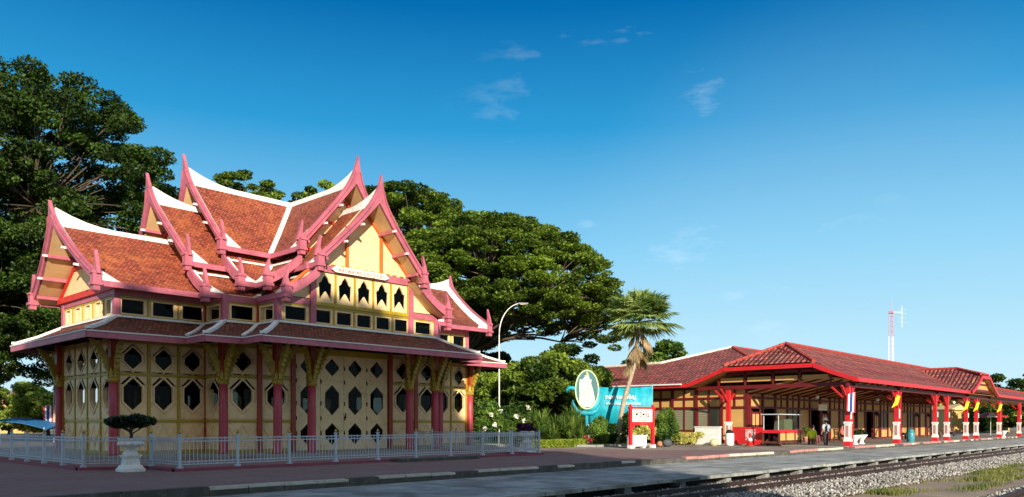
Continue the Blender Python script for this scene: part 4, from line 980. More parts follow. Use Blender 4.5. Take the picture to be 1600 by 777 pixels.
for i, (px, d, hh, tr, lb) in enumerate(((832, 49, 1.9, 1.0, "strap-leaved clump nearest the railing's end"), (858, 50, 2.2, 1.4, "tallest strap-leaved clump above the lime hedge"), (884, 51, 2.1, 1.2, "strap-leaved clump under the oval sign's left edge"), (904, 53, 1.7, .8, "low strap-leaved clump at the right of the row"), (848, 53, 2.0, 1.8, "strap-leaved clump at the back of the row"), (892, 56, 2.1, 1.6, "strap-leaved clump leaning against the oval sign"))):
    straps("strap_leaf_plant", lb, pos(px, d), 46, hh*.8, M['strap'], seed=i, group=GP, heads=9, hr=.9, trunk=tr, wd=.035)
hedge("low clipped lime-green hedge along the garden kerb beside the railing", at(836, 47.5)[:2], at(912, 51), .7, .42, M['lime'], .01, 1)
hedge("dark green clipped hedge in front of the station's side wall", (48.2, 31.0), (50.6, 31.8), .9, .62, M['shrub'], .01, 2)
hedge("long dark green hedge below the station's side windows", (44.6, 30.6), (48.0, 30.4), .9, .7, M['shrub'], .01, 3)
hedge("lush hedge below the turquoise banner", at(925, 57), at(957, 58), 1.2, 1.25, M['shrub'], .01, 4, leaf=.08)
shrub("crimson_bush", "small crimson-leaved bush below the oval sign", "bush", pos(917, 52), .55, .5, .7, M['redleaf'], 900, .07, seed=8)
shrub("variegated_bush", "yellow variegated bush seen between the legs of the station sign", "bush", pos(1003, 50), 1.0, .8, 1.9, M['yellowleaf'], 2600, .1, seed=9)
shrub("conifer_bush", "narrow pointed dark bush right of the station sign", "bush", pos(1040, 53), .8, .8, 2.7, M['shrub'], 6000, .07, seed=10, k=18)
shrub("conifer_bush", "feathery bush standing behind the dark boulder", "bush", pos(1031, 55), .7, .7, 2.2, M['lime'], 2600, .08, seed=11)
shrub("spiky_bush", "low spiky bush growing behind the station sign board", "bush", pos(992, 53), 1.2, .8, 2.9, M['glossy'], 3600, .1, seed=13)
for i, (px, d, lb) in enumerate(((1062, 54, "pale flowering shrub left of the white parapet"), (1085, 54.5, "pale flowering shrub in front of the white parapet"))):
    shrub("flowering_shrub", lb, "bush", pos(px, d), .9, .6, 1.0, M['yellowleaf'], 1500, .06, seed=14+i)
def boulder(label, p, s, col, seed):
    V0, F0 = ico(); rs = np.random.RandomState(seed); mbx = MB(); V = V0*(1+rs.uniform(-.2, .2, (12, 1)))*np.array(s); mbx.add([tuple(v) for v in V], [tuple(f) for f in F0])
    o = mbx.build("boulder", paint("boulder_"+str(seed), col, .2, .9, 4, .6), None, True, (p[0], p[1], s[2]*.6)); md = o.modifiers.new("sub", 'SUBSURF'); md.levels = md.render_levels = 2; return tag(o, label, "boulder")
boulder("dark grey boulder on the lawn beside the station sign", pos(1043, 50), (.55, .4, .38), "4a4e52", 1)
boulder("pale yellowish boulder at the right end of the garden hedge", pos(1116, 51.5), (.5, .4, .36), "cdbf98", 2)
boulder("small brown boulder next to the dark one", pos(1031, 50), (.28, .25, .25), "b0795a", 3)

shrub("leafy_bush", "dark bush tucked under the oval sign, overlapping the banner's lower left", "bush", at(938, 52.5)[:2], .9, .7, 2.1, M['shrub'], 5000, .09, seed=31, group=GA)
shrub("leafy_bush", "bush growing at the foot of the palm", "bush", at(957, 53)[:2], .7, .6, 1.5, M['glossy'], 3500, .08, seed=32, group=GA)
shrub("leafy_bush", "upright bush in front of the station's side windows", "bush", at(1052, 54)[:2], .7, .6, 2.0, M['shrub'], 4500, .08, seed=33, group=GA)
straps("strap_leaf_plant", "strap-leaved plant reaching up in front of the oval sign's lower left", at(898, 51.5)[:2]+(0,), 46, 2.3, M['strap'], seed=33, group=GP, heads=8, hr=.7, trunk=1.6, wd=.035)

# ================================================================== URNS
def urn(label, p, rzs=0, group="white urn planters", s=1.0):
    t = empty("urn_planter", p, label, "planter", group)
    mb = MB(); mb.box((0, 0, .05*s), (.66*s, .66*s, .1*s)); mb.box((0, 0, .15*s), (.62*s, .62*s, .11*s), 0, .82); mb.box((0, 0, .325*s), (.44*s, .44*s, .27*s), 0, .86); mb.box((0, 0, .47*s), (.46*s, .46*s, .05*s)); mb.box((0, 0, .51*s), (.52*s, .52*s, .04*s))
    mb.build("pedestal", M['white'], t)
    mb = MB(); mb.lathe((0, 0, .55*s), [(.23*s, -.03*s), (.23*s, .02*s), (.2*s, .08*s), (.13*s, .13*s), (.1*s, .16*s), (.14*s, .19*s), (.25*s, .23*s), (.33*s, .3*s), (.35*s, .38*s), (.32*s, .43*s), (.37*s, .46*s), (.38*s, .5*s), (.32*s, .51*s), (.3*s, .46*s)], 28); bo = mb.build("bowl", M['white'], t, True)
    g = MB()
    for i in range(12):
        a = i*math.pi/6; g.lathe((.34*s*math.cos(a), .34*s*math.sin(a), .88*s), [(.01, -.07*s), (.07*s, -.03*s), (.06*s, .03*s), (.01, .07*s)], 6)
    g.build("garland", M['white'], bo, True)
    return t
U1 = urn("white stone urn holding a bonsai, standing on the brick path before the railing", (*at(204, 24.3), 0), s=.98)
u1 = at(204, 24.3)
B1 = empty("bonsai_tree", (u1[0], u1[1], 1.0), "flat-topped bonsai with dark leaves growing in the front urn", "tree")
mb = MB(); mb.tube([(0, 0, -.05), (.04, .02, .14), (-.03, -.03, .26), (.03, 0, .42)], [.06, .05, .045, .03], 8)
for a in range(7):
    an = a*.9; mb.tube([(0, 0, .14+.03*a), (.25*math.cos(an), .25*math.sin(an), .3+.02*a), (.55*math.cos(an), .55*math.sin(an), .46)], [.025, .018, .008], 5)
mb.build("trunk", M['trunk'], B1, True)
V = np.concatenate([leaf_quads(np.array([.62*math.cos(a)*q, .62*math.sin(a)*q, .55+rs.uniform(-.14, .2)*(1.2-q)]), np.array([.2, .2, .13])*rs.uniform(.6, 1.3), 330, .04, rs, up=.3) for a, q in zip(rs.uniform(0, 6.28, 44), rs.uniform(0.05, 1, 44)**.5)]); crown_mesh("crown", V, M['glossy'], B1)
u2 = at(823, 39.5); urn("white stone urn with purple plants behind the railing's right end", (u2[0], u2[1], 0), s=1.05)
shrub("purple_plant", "purple-leaved plant growing in the urn at the railing's right end", "plant", (u2[0], u2[1]), .62, .62, .55, M['purple'], 2400, .06, z0=1.02, seed=21)

# ================================================================== LAMP POST, FLAG BANNERS, AWNING at the left
def lamp_post(label, p, h, arm, az, group=None):
    t = empty("street_lamp", p, label, "street lamp", group); mb = MB(); mb.tube([(0, 0, 0), (0, 0, h*.5), (0, 0, h*.78)], [.06, .05, .038], 10)
    pts = [Vector((0, 0, h*.78))]; d = Vector((math.cos(az), math.sin(az), 0))
    for i in range(1, 9): a = i/8*math.pi/2*.95; pts.append(Vector((0, 0, h*.78)) + d*(arm*(1-math.cos(a))) + Vector((0, 0, h*.22*math.sin(a))))
    mb.tube(pts, [.045-.002*i for i in range(9)], 8); mb.build("pole", M['white'], t, True); e = pts[-1]
    b = MB(); b.bar(e-d*.1, e+d*.6+Vector((0, 0, -.02)), .2, .09); b.build("lamp_head", paint("lamp_housing_grey" , "7a7f80", .1, .5, 2, .05), t); g = MB(); g.bar(e+d*.05-Vector((0, 0, .08)), e+d*.5-Vector((0, 0, .06)), .15, .03); g.build("lens", M['signwhite'], t)
    return t
lp = at(780, 56); lamp_post("tall white street lamp with a curved arm, right of the pavilion", (lp[0], lp[1], 0), zat(474, 56), 1.6, HEADING-R(90))
fp = at(84, 62); t = empty("flag_banner", (fp[0], fp[1], 0), "pole with a striped national flag banner and a yellow banner side by side", "banner")
mb = MB(); mb.tube([(0, 0, 0), (0, 0, 5.2)], .035, 8); mb.build("pole", M['fence'], t)
rt = Vector((ST, -CT, 0)); z1, z0 = zat(634, 62), zat(666, 62)
for i, (c, wd) in enumerate((("b8313c", .22), ("efece8", .2), ("2a3a86", .3), ("efece8", .2), ("b8313c", .22))):
    x0 = -.86 + sum((.22, .2, .3, .2, .22)[:i])*.72; mb = MB(); mb.prism([(x0, z0), (x0+wd*.72, z0), (x0+wd*.72, z1), (x0, z1)], (0, 0, 0), rt, ZV, (CT, ST, 0), .03); mb.build("flag_stripe", paint("flag_cloth_%d" % i, c, .05, .8, 2, .1), t)
mb = MB(); mb.prism([(.06, z0), (.68, z0), (.68, z1), (.06, z1)], (0, 0, 0), rt, ZV, (CT, ST, 0), .03); yb = mb.build("yellow_banner", paint("yellow_flag_cloth", "e8d868", .05, .8, 2, .1), t)
mb = MB(); mb.lathe((.36*ST, -.36*CT, (z0+z1)/2), [(.02, -.2), (.13, -.12), (.15, 0), (.1, .12), (.04, .22)], 10); mb.build("emblem", M['letterred'], yb, True)
aw = at(20, 60); t = empty("blue_awning", (aw[0], aw[1], 0), "blue sheet awning on posts behind the railing at the left edge", "awning")
mb = MB(); za = zat(656, 60); n = 10; vs = []
for i in range(n+1):
    x = -4+6.6*i/n; k = math.sin(math.pi*i/n); vs += [(x*ST, -x*CT, za-.75+.62*k), (x*ST+2*CT, -x*CT+2*ST, za-.3+.45*k), (x*ST+2*CT, -x*CT+2*ST, za-.34+.45*k), (x*ST, -x*CT, za-.79+.62*k)]
mb.add(vs, [(i*4+a, i*4+(a+1) % 4, i*4+4+(a+1) % 4, i*4+4+a) for i in range(n) for a in range(4)]); mb.build("awning_sheet", paint("blue_tarpaulin", "2a6aa0", .15, .6, 1, .3), t)
mb = MB()
for x in (-3.8, -1, 2.4):
    mb.tube([(x*ST, -x*CT, 0), (x*ST, -x*CT, za-.6)], .04, 6)
mb.build("awning_post", M['fence'], t)
# low houses glimpsed far left
def house(label, p, wd, dp, h, rh, wall, roof, rz, group=None):
    t = empty("small_house", p, label, "house", group, rz); mb = MB(); mb.box((0, 0, h/2), (wd, dp, h)); mb.build("wall", wall, t)
    mb = MB(); mb.prism([(-wd/2-.4, h), (wd/2+.4, h), (wd/2+.4, h+.15), (0, h+rh), (-wd/2-.4, h+.15)], (0, -dp/2-.4, 0), (1, 0, 0), ZV, (0, 1, 0), dp+.8); mb.build("roof", roof, t)
    for x in (-wd*.28, wd*.28):
        f = MB(); f.box((x, -dp/2-.03, h*.55), (1.2, .1, 1.2)); fo_ = f.build("window_frame", M['white'], t); g = MB(); g.box((x, -dp/2-.09, h*.55), (1.0, .03, 1.0)); g.build("pane", M['glass'], fo_)
    return t
house("cream house with a pale red roof beyond the blue awning", pos(8, 120), 9, 8, 4.4, 2.2, M['stcream'], M['kerbrp'], R(-40))
house("pale pink low house behind the garden bushes, seen through the railing", pos(745, 96), 16, 8, 4.0, 2.0, paint("pink_plaster", "d0a090", .08, .8, 1, .1), M['rooflow'], R(-45))

# ================================================================== STATION BUILDING
STN = empty("station_building", (50, 22.9, 0), "long low station with dark red barrel-tiled roofs, open platform hall and cream timber walls", "station")
SO = Vector((50, 22.9, 0))
def bs(mb, name, mat, parent=None, smooth=False):
    mb.v = [tuple(Vector(v)-SO) for v in mb.v]; return mb.build(name, mat, parent or STN, smooth)
EZ, RZ, YF, YR, YB = 4.25, 7.0, 17.05, 22.9, 28.9
def uvface(mb, ps, u, v, under=None, th=.16):
    """roof face with metre uv along u (horizontal) and v (up slope)"""
    ps = [Vector(p) for p in ps]; o = ps[0]; u = Vector(u).normalized(); n_ = Vector(v).normalized()
    mb.add(ps, [tuple(range(len(ps)))], [[((p).dot(u)+400, (p).dot(n_)+400) for p in ps]])
    if under is not None: under.add([p-Vector((0, 0, th)) for p in ps], [tuple(reversed(range(len(ps))))])
def zc(t, z0, z1): return z0+(z1-z0)*(t-.10*math.sin(math.pi*t))
def wing_slope(mb, un, Xa, Xb, Ye, Yr, z0, z1, zflat, xin, n=6, both=False):
    """slope from eave Ye to ridge Yr, its end at Xa square up to zflat, then hipped in to xin at the ridge"""
    T = [i/n for i in range(n+1)]
    for i in range(n):
        q = []
        for t in (T[i], T[i+1]):
            z = zc(t, z0, z1); x = Xa if z <= zflat else Xa+(xin-Xa)*(z-zflat)/(z1-zflat); q.append((x, Ye+(Yr-Ye)*t, z))
        (xa, ya, za), (xb, yb, zb) = q
        uvface(mb, [(xa, ya, za), (Xb, ya, za), (Xb, yb, zb), (xb, yb, zb)], (1, 0, 0), (0, yb-ya, zb-za), un)
XE = 98
rf, un = MB(), MB()
wing_slope(rf, un, 50, XE, YF, YR, EZ, RZ, 5.45, 53.0); wing_slope(rf, un, 50, XE, YB, YR, EZ, RZ, 5.45, 53.0)
tf = .47
yfa, yfb = YF+(YR-YF)*tf, YB+(YR-YB)*tf
uvface(rf, [(50, yfb, 5.45), (50, yfa, 5.45), (53.0, YR, RZ)], (0, 1, 0), (3, 0, 1.55), un)
main = bs(rf, "hall_roof", M['stile']); bs(un, "ceiling", M['stcream'], main)
# cross gable towards the track near the far end
rf, un = MB(), MB(); cx0, cx1, cxm, zr = 77.9, 88.3, 83.1, 6.65
for xe in (cx0, cx1):
    n = 6; T = [i/n for i in range(n+1)]
    for i in range(n):
        q = []
        for t in (T[i], T[i+1]):
            z = zc(t, EZ, zr); y = 16.9 if z <= 5.95 else 16.9+(19.3-16.9)*(z-5.95)/(zr-5.95); q.append((xe+(cxm-xe)*t, y, z))
        (xa, ya, za), (xb, yb, zb) = q
        uvface(rf, [(xa, ya, za+.02), (xa, YR, za+.02), (xb, YR, zb+.02), (xb, yb, zb+.02)], (0, 1, 0), (xb-xa, 0, zb-za), un)
tt = .71; uvface(rf, [(cx0+(cxm-cx0)*tt, 16.9, 5.97), (cx1+(cxm-cx1)*tt, 16.9, 5.97), (cxm, 19.3, zr)], (1, 0, 0), (0, 2.4, .9), un)
cg = bs(rf, "cross_gable_roof", M['stile']); bs(un, "ceiling", M['stcream'], cg)
# side block: hip roof with a lower ridge running back
rf, un = MB(), MB(); A = (62.0, 31.5, 8.0)
uvface(rf, [(50, YB, EZ), (54.7, 25.4, 5.75), A, (57.5, 35.8, 6.55), (50, 35.8, EZ)], (0, 1, 0), (1, 0, .34), un)
uvface(rf, [(54.7, 25.4, 5.75), (80, 25.4, 5.75), (80, 31.5, 8.0), A], (1, 0, 0), (0, 1, .36), un)
uvface(rf, [(50, 35.8, EZ), (57.5, 35.8, 6.55), (57.5, 42, 6.5), (50, 42, EZ)], (0, 1, 0), (1, 0, .31), un)
uvface(rf, [A, (80, 31.5, 8.0), (80, 44, 4.2), (66, 44, 4.2), (57.5, 35.8, 6.55)], (1, 0, 0), (0, 1, -.3), un)
uvface(rf, [(57.5, 35.8, 6.55), (65, 39, EZ), (65, 42, EZ), (57.5, 42, 6.5)], (0, 1, 0), (-1, 0, .3), un)
sb = bs(rf, "side_block_roof", M['stile']); bs(un, "ceiling", M['stcream'], sb)
# low platform canopy continuing past the cross gable
rf, un = MB(), MB()
for (ye, yr) in ((YF, 20.2), (23.6, 20.2)):
    uvface(rf, [(88.3, ye, EZ), (134, ye, EZ), (130, yr, 5.35), (88.3, yr, 5.6)], (1, 0, 0), (0, yr-ye, 1.2), un)
cn = bs(rf, "canopy_roof", M['stile']); bs(un, "ceiling", M['stcream'], cn)
# ridge tiles
def ridge(pts, parent, mat=M['stile'], r=.13):
    mb = MB()
    for a, b in zip(pts, pts[1:]):
        a, b = Vector(a), Vector(b); L = (b-a).length; n = max(1, int(L/.42))
        for i in range(n):
            p, q = a.lerp(b, i/n), a.lerp(b, (i+.94)/n); mb.tube([p, q], [r*1.05, r*.9], 7)
    return bs(mb, "ridge_tiles", mat, parent)
M['strdg'] = paint("ridge_tile_clay", "a8423a", .2, .8, 3, .3, dirt="5a2c28", dirt_amt=.5)
ridge([(50.05, yfa, 5.5), (53.0, YR, RZ+.05), (XE, YR, RZ+.05)], main, M['strdg']); ridge([(50.05, yfb, 5.5), (53.0, YR, RZ+.05)], main, M['strdg'])
ridge([(50.2, YB-.2, EZ+.1), (54.7, 25.4, 5.8), A, (80, 31.5, 8.05)], sb, M['strdg']); ridge([A, (57.5, 35.8, 6.6), (57.5, 42, 6.55)], sb, paint("limewashed_ridge", "d9d2c6", .1, .8, 2, .3, dirt="7a5a50", dirt_amt=.6))
ridge([(cx0+(cxm-cx0)*tt, 16.95, 6.0), (cxm, 19.3, zr+.05), (cxm, YR, zr+.05)], cg, M['strdg']); ridge([(cx1+(cxm-cx1)*tt, 16.95, 6.0), (cxm, 19.3, zr+.05)], cg, M['strdg']); ridge([(88.3, 20.2, 5.63), (130, 20.2, 5.4)], cn, M['strdg'])
# bright red fascias
def fascia(pts, parent, h=.25, dz=-.05):
    mb = MB()
    for a, b in zip(pts, pts[1:]): mb.bar((a[0], a[1], a[2]+dz), (b[0], b[1], b[2]+dz), .09, h)
    bs(mb, "fascia", M['stred'], parent)
gp = [(49.95, YF+(YR-YF)*t, zc(t, EZ, RZ)) for t in (0, .1, .2, .3, .4, tf)]
gq = [(49.95, YB+(YR-YB)*t, zc(t, EZ, RZ)) for t in (tf, .4, .3, .2, .1, 0)]
fascia(gp+gq+[(49.95, 42, EZ)], main, .26); fascia([(49.95, YF-.02, EZ), (cx0, YF-.02, EZ)], main)
cgp = [(cx0+(cxm-cx0)*t, 16.85, zc(t, EZ, zr)) for t in (0, .12, .25, .4, .55, tt)]; cgq = [(cx1+(cxm-cx1)*t, 16.85, zc(t, EZ, zr)) for t in (tt, .55, .4, .25, .12, 0)]
fascia(cgp+cgq, cg, .27); fascia([(88.3, YF-.02, EZ), (134, YF-.02, EZ)], cn)
# boarded gablet under the arch
mb = MB(); mb.prism([(cx0+1.5, EZ+.3), (cx1-1.5, EZ+.3), (cx1-2.7, 5.35), (cxm+1.3, 5.8), (cxm-1.3, 5.8), (cx0+2.7, 5.35)], (0, 17.35, 0), (1, 0, 0), ZV, (0, 1, 0), .08); g0 = bs(mb, "gablet_boards", M['stcream'])
mb = MB(); mb.bar((cx0+1.2, 17.28, EZ+.25), (cx1-1.2, 17.28, EZ+.25), .1, .22); mb.bar((cx0+2.4, 17.28, 5.1), (cx1-2.4, 17.28, 5.1), .08, .12); bs(mb, "gablet_beam", M['stdark'], g0)
# white gutter at the side block eave
mb = MB(); mb.bar((49.82, 29.3, EZ+.06), (49.82, 38.5, EZ+.1), .14, .1); bs(mb, "gutter", M['white'])
# timbers in the open gable end and the hall trusses
def truss(X, full=True):
    mb = MB(); mb.bar((X, YF+.4, 4.0), (X, YB-.4, 4.0), .16, .26); mb.bar((X, YF+2.6, 4.95), (X, YB-2.6, 4.95), .12, .16)
    for y in (YF+2, YF+4, YR, YB-4, YB-2):
        t = min((y-YF)/(YR-YF), (YB-y)/(YB-YR)); mb.bar((X, y, 4.05), (X, y, min(5.3, zc(t, EZ, RZ))-.25), .12, .12, (1, 0, 0))
    mb.bar((X, YF+.7, 3.1), (X, YF+2.0, 3.9), .12, .12); return bs(mb, "truss", M['stdark'])
for X in (50.9, 59.9, 69.7, 79.5, 88): truss(X)
mb = MB()
for y0, y1 in ((YF+2.1, YF+3.9), (YF+4.1, YR-.1), (YR+.1, YB-4.1), (YB-3.9, YB-2.1)): mb.box((50.92, (y0+y1)/2, 4.52), (.05, y1-y0-.1, .3))
bs(mb, "gable_panel", M['stcream'])
mb = MB()
for k in range(24):
    X = 51.5+k*1.9; mb.bar((X, YF+.2, EZ-.18), (X, YR, RZ-.32), .07, .1)
bs(mb, "rafter", M['stdark'])
mb = MB()
for y in (YF+.65, ): mb.bar((50, y, 3.9), (132, y, 3.9), .16, .24)
bs(mb, "eave_beam", M['stdark'])
# platform columns, each with its white panelled base and a slim companion post
def scolumn(x, y, slim=.75, w_=.37, h=3.8):
    mb = MB(); mb.box((0, 0, .3+(h-.3)/2), (w_*.72, w_*.72, h-.3)); mb.box((0, 0, .18), (w_*1.15, w_*1.15, .36)); c = mb.build("column", M['stred'], STN); c.location = Vector((x, y, 0))-SO
    b = MB(); b.box((0, 0, .44), (w_*1.12, w_*1.12, .16)); b.box((0, 0, 1.0), (w_*.92, w_*.92, .96)); b.box((0, 0, 1.53), (w_*1.1, w_*1.1, .13)); bo = b.build("column_base", M['white'], c)
    p = MB()
    for dx, dy in ((0, -1), (-1, 0), (1, 0), (0, 1)): p.box((dx*w_*.465, dy*w_*.465, 1.0), (w_*.5 if dx == 0 else .012, w_*.5 if dy == 0 else .012, .7))
    p.build("base_panel", M['kerbrp'], bo)
    br = MB()
    for s in (1, -1): br.bar((s*.15, 0, 3.0), (s*1.1, 0, 3.82), .1, .12, (0, 1, 0))
    br.bar((0, .15, 3.0), (0, 1.0, 3.8), .1, .12, (1, 0, 0)); br.build("brace", M['stred'], c)
    if slim:
        m2 = MB(); m2.box((slim, .0, h/2), (.16, .16, h)); m2.build("slim_post", M['stred'], c)
    return c
for x, sl in ((50.3, .62), (59.9, .75), (69.7, 0), (73.2, 0), (79.6, 0), (83.4, 0), (93.1, .9), (103.2, .9), (113, .9), (123, .9)): scolumn(x, 17.75, sl)
scolumn(50.4, 25.9, 0)
# side wall (faces the pavilion) and hall wall (faces the platform)
def timber_wall(p0, p1, bays, h, kinds, zb=0):
    """kinds: per bay: p panel, w window, d door, o dark opening"""
    U, W, L = frame3(p0, p1); O = Vector((p0[0], p0[1], zb)); bw = L/bays; tm, pn = MB(), MB()
    for i in range(bays+1): tm.bar(O+U*min(max(i*bw, .08), L-.08)+W*.03, O+U*min(max(i*bw, .08), L-.08)+W*.03+Vector((0, 0, h)), .2, .18, W)
    for z in (.12, 2.62, 3.3, h-.1): tm.bar(O+W*.035+Vector((0, 0, z)), O+U*L+W*.035+Vector((0, 0, z)), .14, .15)
    pn.prism([(0, 2.6), (L, 2.6), (L, h), (0, h)], O-W*.06, U, ZV, W, .06)
    for i in range(bays):
        a, b = i*bw+.08, (i+1)*bw-.08; k = kinds[i % len(kinds)]; c = (a+b)/2
        if k == 'p': pn.prism([(a, .1), (b, .1), (b, 2.6), (a, 2.6)], O-W*.06, U, ZV, W, .06)
        elif k == 'w':
            pn.prism([(a, .1), (b, .1), (b, .95), (a, .95)], O-W*.06, U, ZV, W, .06)
            lv = MB(); lv.prism([(a+.05, .95), (b-.05, .95), (b-.05, 2.55), (a+.05, 2.55)], O-W*.04, U, ZV, W, .03)
            for q in range(11): lv.bar(O+U*(a+.08)+W*.01+Vector((0, 0, 1.05+q*.14)), O+U*(b-.08)+W*.01+Vector((0, 0, 1.05+q*.14)), .05, .025)
            wn = bs(lv, "window", M['stgrey']); fr = MB(); fr.bar(O+U*(a+.02)+W*.03+Vector((0, 0, .95)), O+U*(b-.02)+W*.03+Vector((0, 0, .95)), .1, .09); fr.bar(O+U*c+W*.03+Vector((0, 0, .95)), O+U*c+W*.03+Vector((0, 0, 2.55)), .07, .07, W); bs(fr, "frame", M['stdark'], wn)
        elif k == 'd':
            dw = min(.62, (b-a)/2-.1); dr = MB(); dr.prism([(c-dw, .05), (c+dw, .05), (c+dw, 2.3), (c-dw, 2.3)], O-W*.05, U, ZV, W, .05); d_ = bs(dr, "door", M['stdark'])
            for s in (-1, 1):
                for z0, z1 in ((.2, 1.0), (1.12, 2.15)):
                    q = MB(); x = c+s*dw*.5; q.prism([(x-dw*.36, z0), (x+dw*.36, z0), (x+dw*.36, z1), (x-dw*.36, z1)], O+W*.0, U, ZV, W, .02); bs(q, "door_panel", M['stcream'], d_)
            for s in (-1, 1):
                x0, x1 = (a, c-dw-.08) if s < 0 else (c+dw+.08, b)
                if x1-x0 > .1: pn.prism([(x0, .1), (x1, .1), (x1, 2.6), (x0, 2.6)], O-W*.06, U, ZV, W, .06)
            tm.bar(O+U*(c-dw-.05)+W*.04+Vector((0, 0, 0)), O+U*(c-dw-.05)+W*.04+Vector((0, 0, 2.4)), .1, .1, W); tm.bar(O+U*(c+dw+.05)+W*.04, O+U*(c+dw+.05)+W*.04+Vector((0, 0, 2.4)), .1, .1, W)
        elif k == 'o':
            q = MB(); q.prism([(a-.4, .05), (b+2.4, .05), (b+2.4, 2.6), (a-.4, 2.6)], O-W*1.2, U, ZV, W, .05); bs(q, "doorway_shade_backing", M['dark'])  # near-black sheet standing in for the unlit room behind
        if k in 'pw' and bw > 1.9:
            tm.bar(O+U*c+W*.03+Vector((0, 0, 2.65)), O+U*c+W*.03+Vector((0, 0, h)), .1, .1, W)
    pw = bs(pn, "timber_wall", M['stcream']); bs(tm, "wall_timbers", M['stdark'], pw)
timber_wall((51.4, 41), (51.4, 24.9), 8, 4.1, "wwwwwwwp")
timber_wall((51.4, 24.9), (96, 24.9), 21, 3.75, "dopwpodpwdpodwpdpwdpd")
timber_wall((96, 24.9), (96, 29), 2, 4.4, "pp")
mb = MB(); mb.box((74, 22.2, .035), (48.6, 9.2, .06)); tag(bs(mb, "hall_floor", M['floor']))
mb = MB(); mb.box((73.7, 26.6, 1.9), (44.4, .1, 3.8)); bs(mb, "hall_shade_backing", M['dark'])  # near-black backing added to darken the hall openings
mb = MB(); mb.prism([(24.85, 3.62), (20.4, 4.62), (20.4, 4.7), (24.85, 3.72)], (51.2, 0, 0), (0, 1, 0), ZV, (1, 0, 0), 44.6); cs_ = bs(mb, "sloped_ceiling", M['stcream'])
for k in range(26): mb = MB(); x = 51.6+k*1.75; mb.bar((x, 24.8, 3.56), (x, 20.4, 4.56), .09, .12); bs(mb, "ceiling_rafter", M['stdark'], cs_)
# red lattice gate and low white parapet at the hall corner
mb = MB(); mb.box((49.9, 24.2, .62), (.1, 2.2, 1.25)); gt = bs(mb, "low_gate", M['stred'])
mb = MB()
for i in range(5):
    q = -.36+i*.18; mb.bar((49.835, 24.0+max(-.36, q-.36), .72+max(-.36, -q-.36)+.0), (49.835, 24.0+min(.36, q+.36), .72+min(.36, .36-q)), .03, .05, (1, 0, 0)); mb.bar((49.825, 24.0-max(-.36, q-.36), .72+max(-.36, -q-.36)), (49.825, 24.0-min(.36, q+.36), .72+min(.36, .36-q)), .03, .05, (1, 0, 0))
bs(mb, "lattice", M['white'], gt)
mb = MB(); mb.box((49.7, 27.1, .6), (.25, 1.9, 1.2)); mb.box((49.7, 27.1, 1.23), (.34, 2.0, .08)); tag(bs(mb, "parapet", M['white']))
# hanging lamps and ceiling fans in the hall
for i, (x, y) in enumerate(((55, 21.5), (64.5, 20.5), (78.2, 18.4))):
    t = empty("hanging_lamp", (x, y, 3.35), ["white globe lamp hanging nearest the gable end", "white globe lamp hanging in the middle of the hall", "white globe lamp hanging by the cross gable"][i], "lamp", "globe lamps in the hall")
    m2 = MB(); m2.tube([(0, 0, .1), (0, 0, .95)], .015, 5); m2.build("rod", M['dark'], t); m2 = MB(); m2.lathe((0, 0, -.14), [(.03, 0), (.11, .05), (.14, .13), (.11, .21), (.04, .26)], 12); m2.build("globe", M['white'], t, True)

# ---- things on the platform
def bench(label, x, y, rz, mat, w_=1.6, group="wooden benches on the platform"):
    t = empty("platform_bench", (x, y, .07), label, "bench", group, rz)
    mb = MB(); 
    for i in range(4): mb.box((0, -.2+i*.13, .45), (w_, .1, .04))
    mb.build("seat", mat, t)
    mb = MB()
    for i in range(4): mb.box((0, .28+.02*i, .58+i*.12), (w_, .03, .09))
    mb.build("backrest", mat, t)
    for s in (-1, 1):
        mb = MB(); mb.box((s*(w_/2-.1), -.18, .22), (.07, .07, .44)); mb.box((s*(w_/2-.1), .27, .5), (.07, .07, 1.0)); mb.box((s*(w_/2-.1), .03, .68), (.08, .5, .05)); mb.build("side_frame", mat, t)
M['wood'] = paint("dark_bench_wood", "5a3626", .2, .5, 3, .2)
for i, (x, y) in enumerate(((61.5, 22.2), (64.0, 22.2), (66.6, 22.6), (75.5, 22.3), (85.5, 22.0), (90.5, 22.0), (57.6, 23.6))):
    bench(["wooden bench by the first hall door", "wooden bench in the second bay of the hall", "wooden bench left of the blue bin", "wooden bench behind the paired columns", "wooden bench below the cross gable", "wooden bench at the far end of the hall", "wooden bench beside the backpacker"][i], x, y, math.pi*0, M['wood'])
# red luggage cart stall
ct = at(1222, 52.5); t = empty("luggage_cart", (ct[0], ct[1], .0), "old dark red luggage cart with cream side panels and a canopy frame", "cart", None, 0)
mb = MB(); mb.box((0, 0, .95), (3.6, 1.2, .2)); mb.build("bed", M['stred'], t)
mb = MB(); mb.box((0, 0, .25), (3.4, 1.1, .12)); 
for x in (-1.7, -.75, .75, 1.7): mb.box((x, -.55, .55), (.12, .1, .8)); mb.box((x, .55, .55), (.12, .1, .8))
mb.build("frame", M['wood'], t)
for x in (-1.22, 0, 1.22):
    mb = MB(); mb.box((x, -.57, .6), (.78 if x else 1.2, .04, .46)); mb.build("side_panel", M['stcream'], t)
for x in (-1.2, 1.2):
    for y in (-.45, .45): mb = MB(); mb.tube([(x, y-.05, .22), (x, y+.05, .22)], .22, 14); mb.build("wheel", M['wood'], t)
mb = MB()
for x in (-1.7, 1.7):
    for y in (-.5, .5): mb.tube([(x, y, 1.05), (x, y, 2.05)], .03, 6)
mb.box((0, 0, 2.08), (3.7, 1.3, .06)); mb.build("canopy_frame", M['fence'], t)
mb = MB(); mb.box((.8, .2, 1.4), (1.7, .7, .75), 0, .9); tag(mb.build("canvas_bundle", paint("olive_canvas", "4e5a40", .2, .8, 3, .4), None, False, (ct[0], ct[1], 0)), "olive canvas bundle piled on the luggage cart", "bundle")
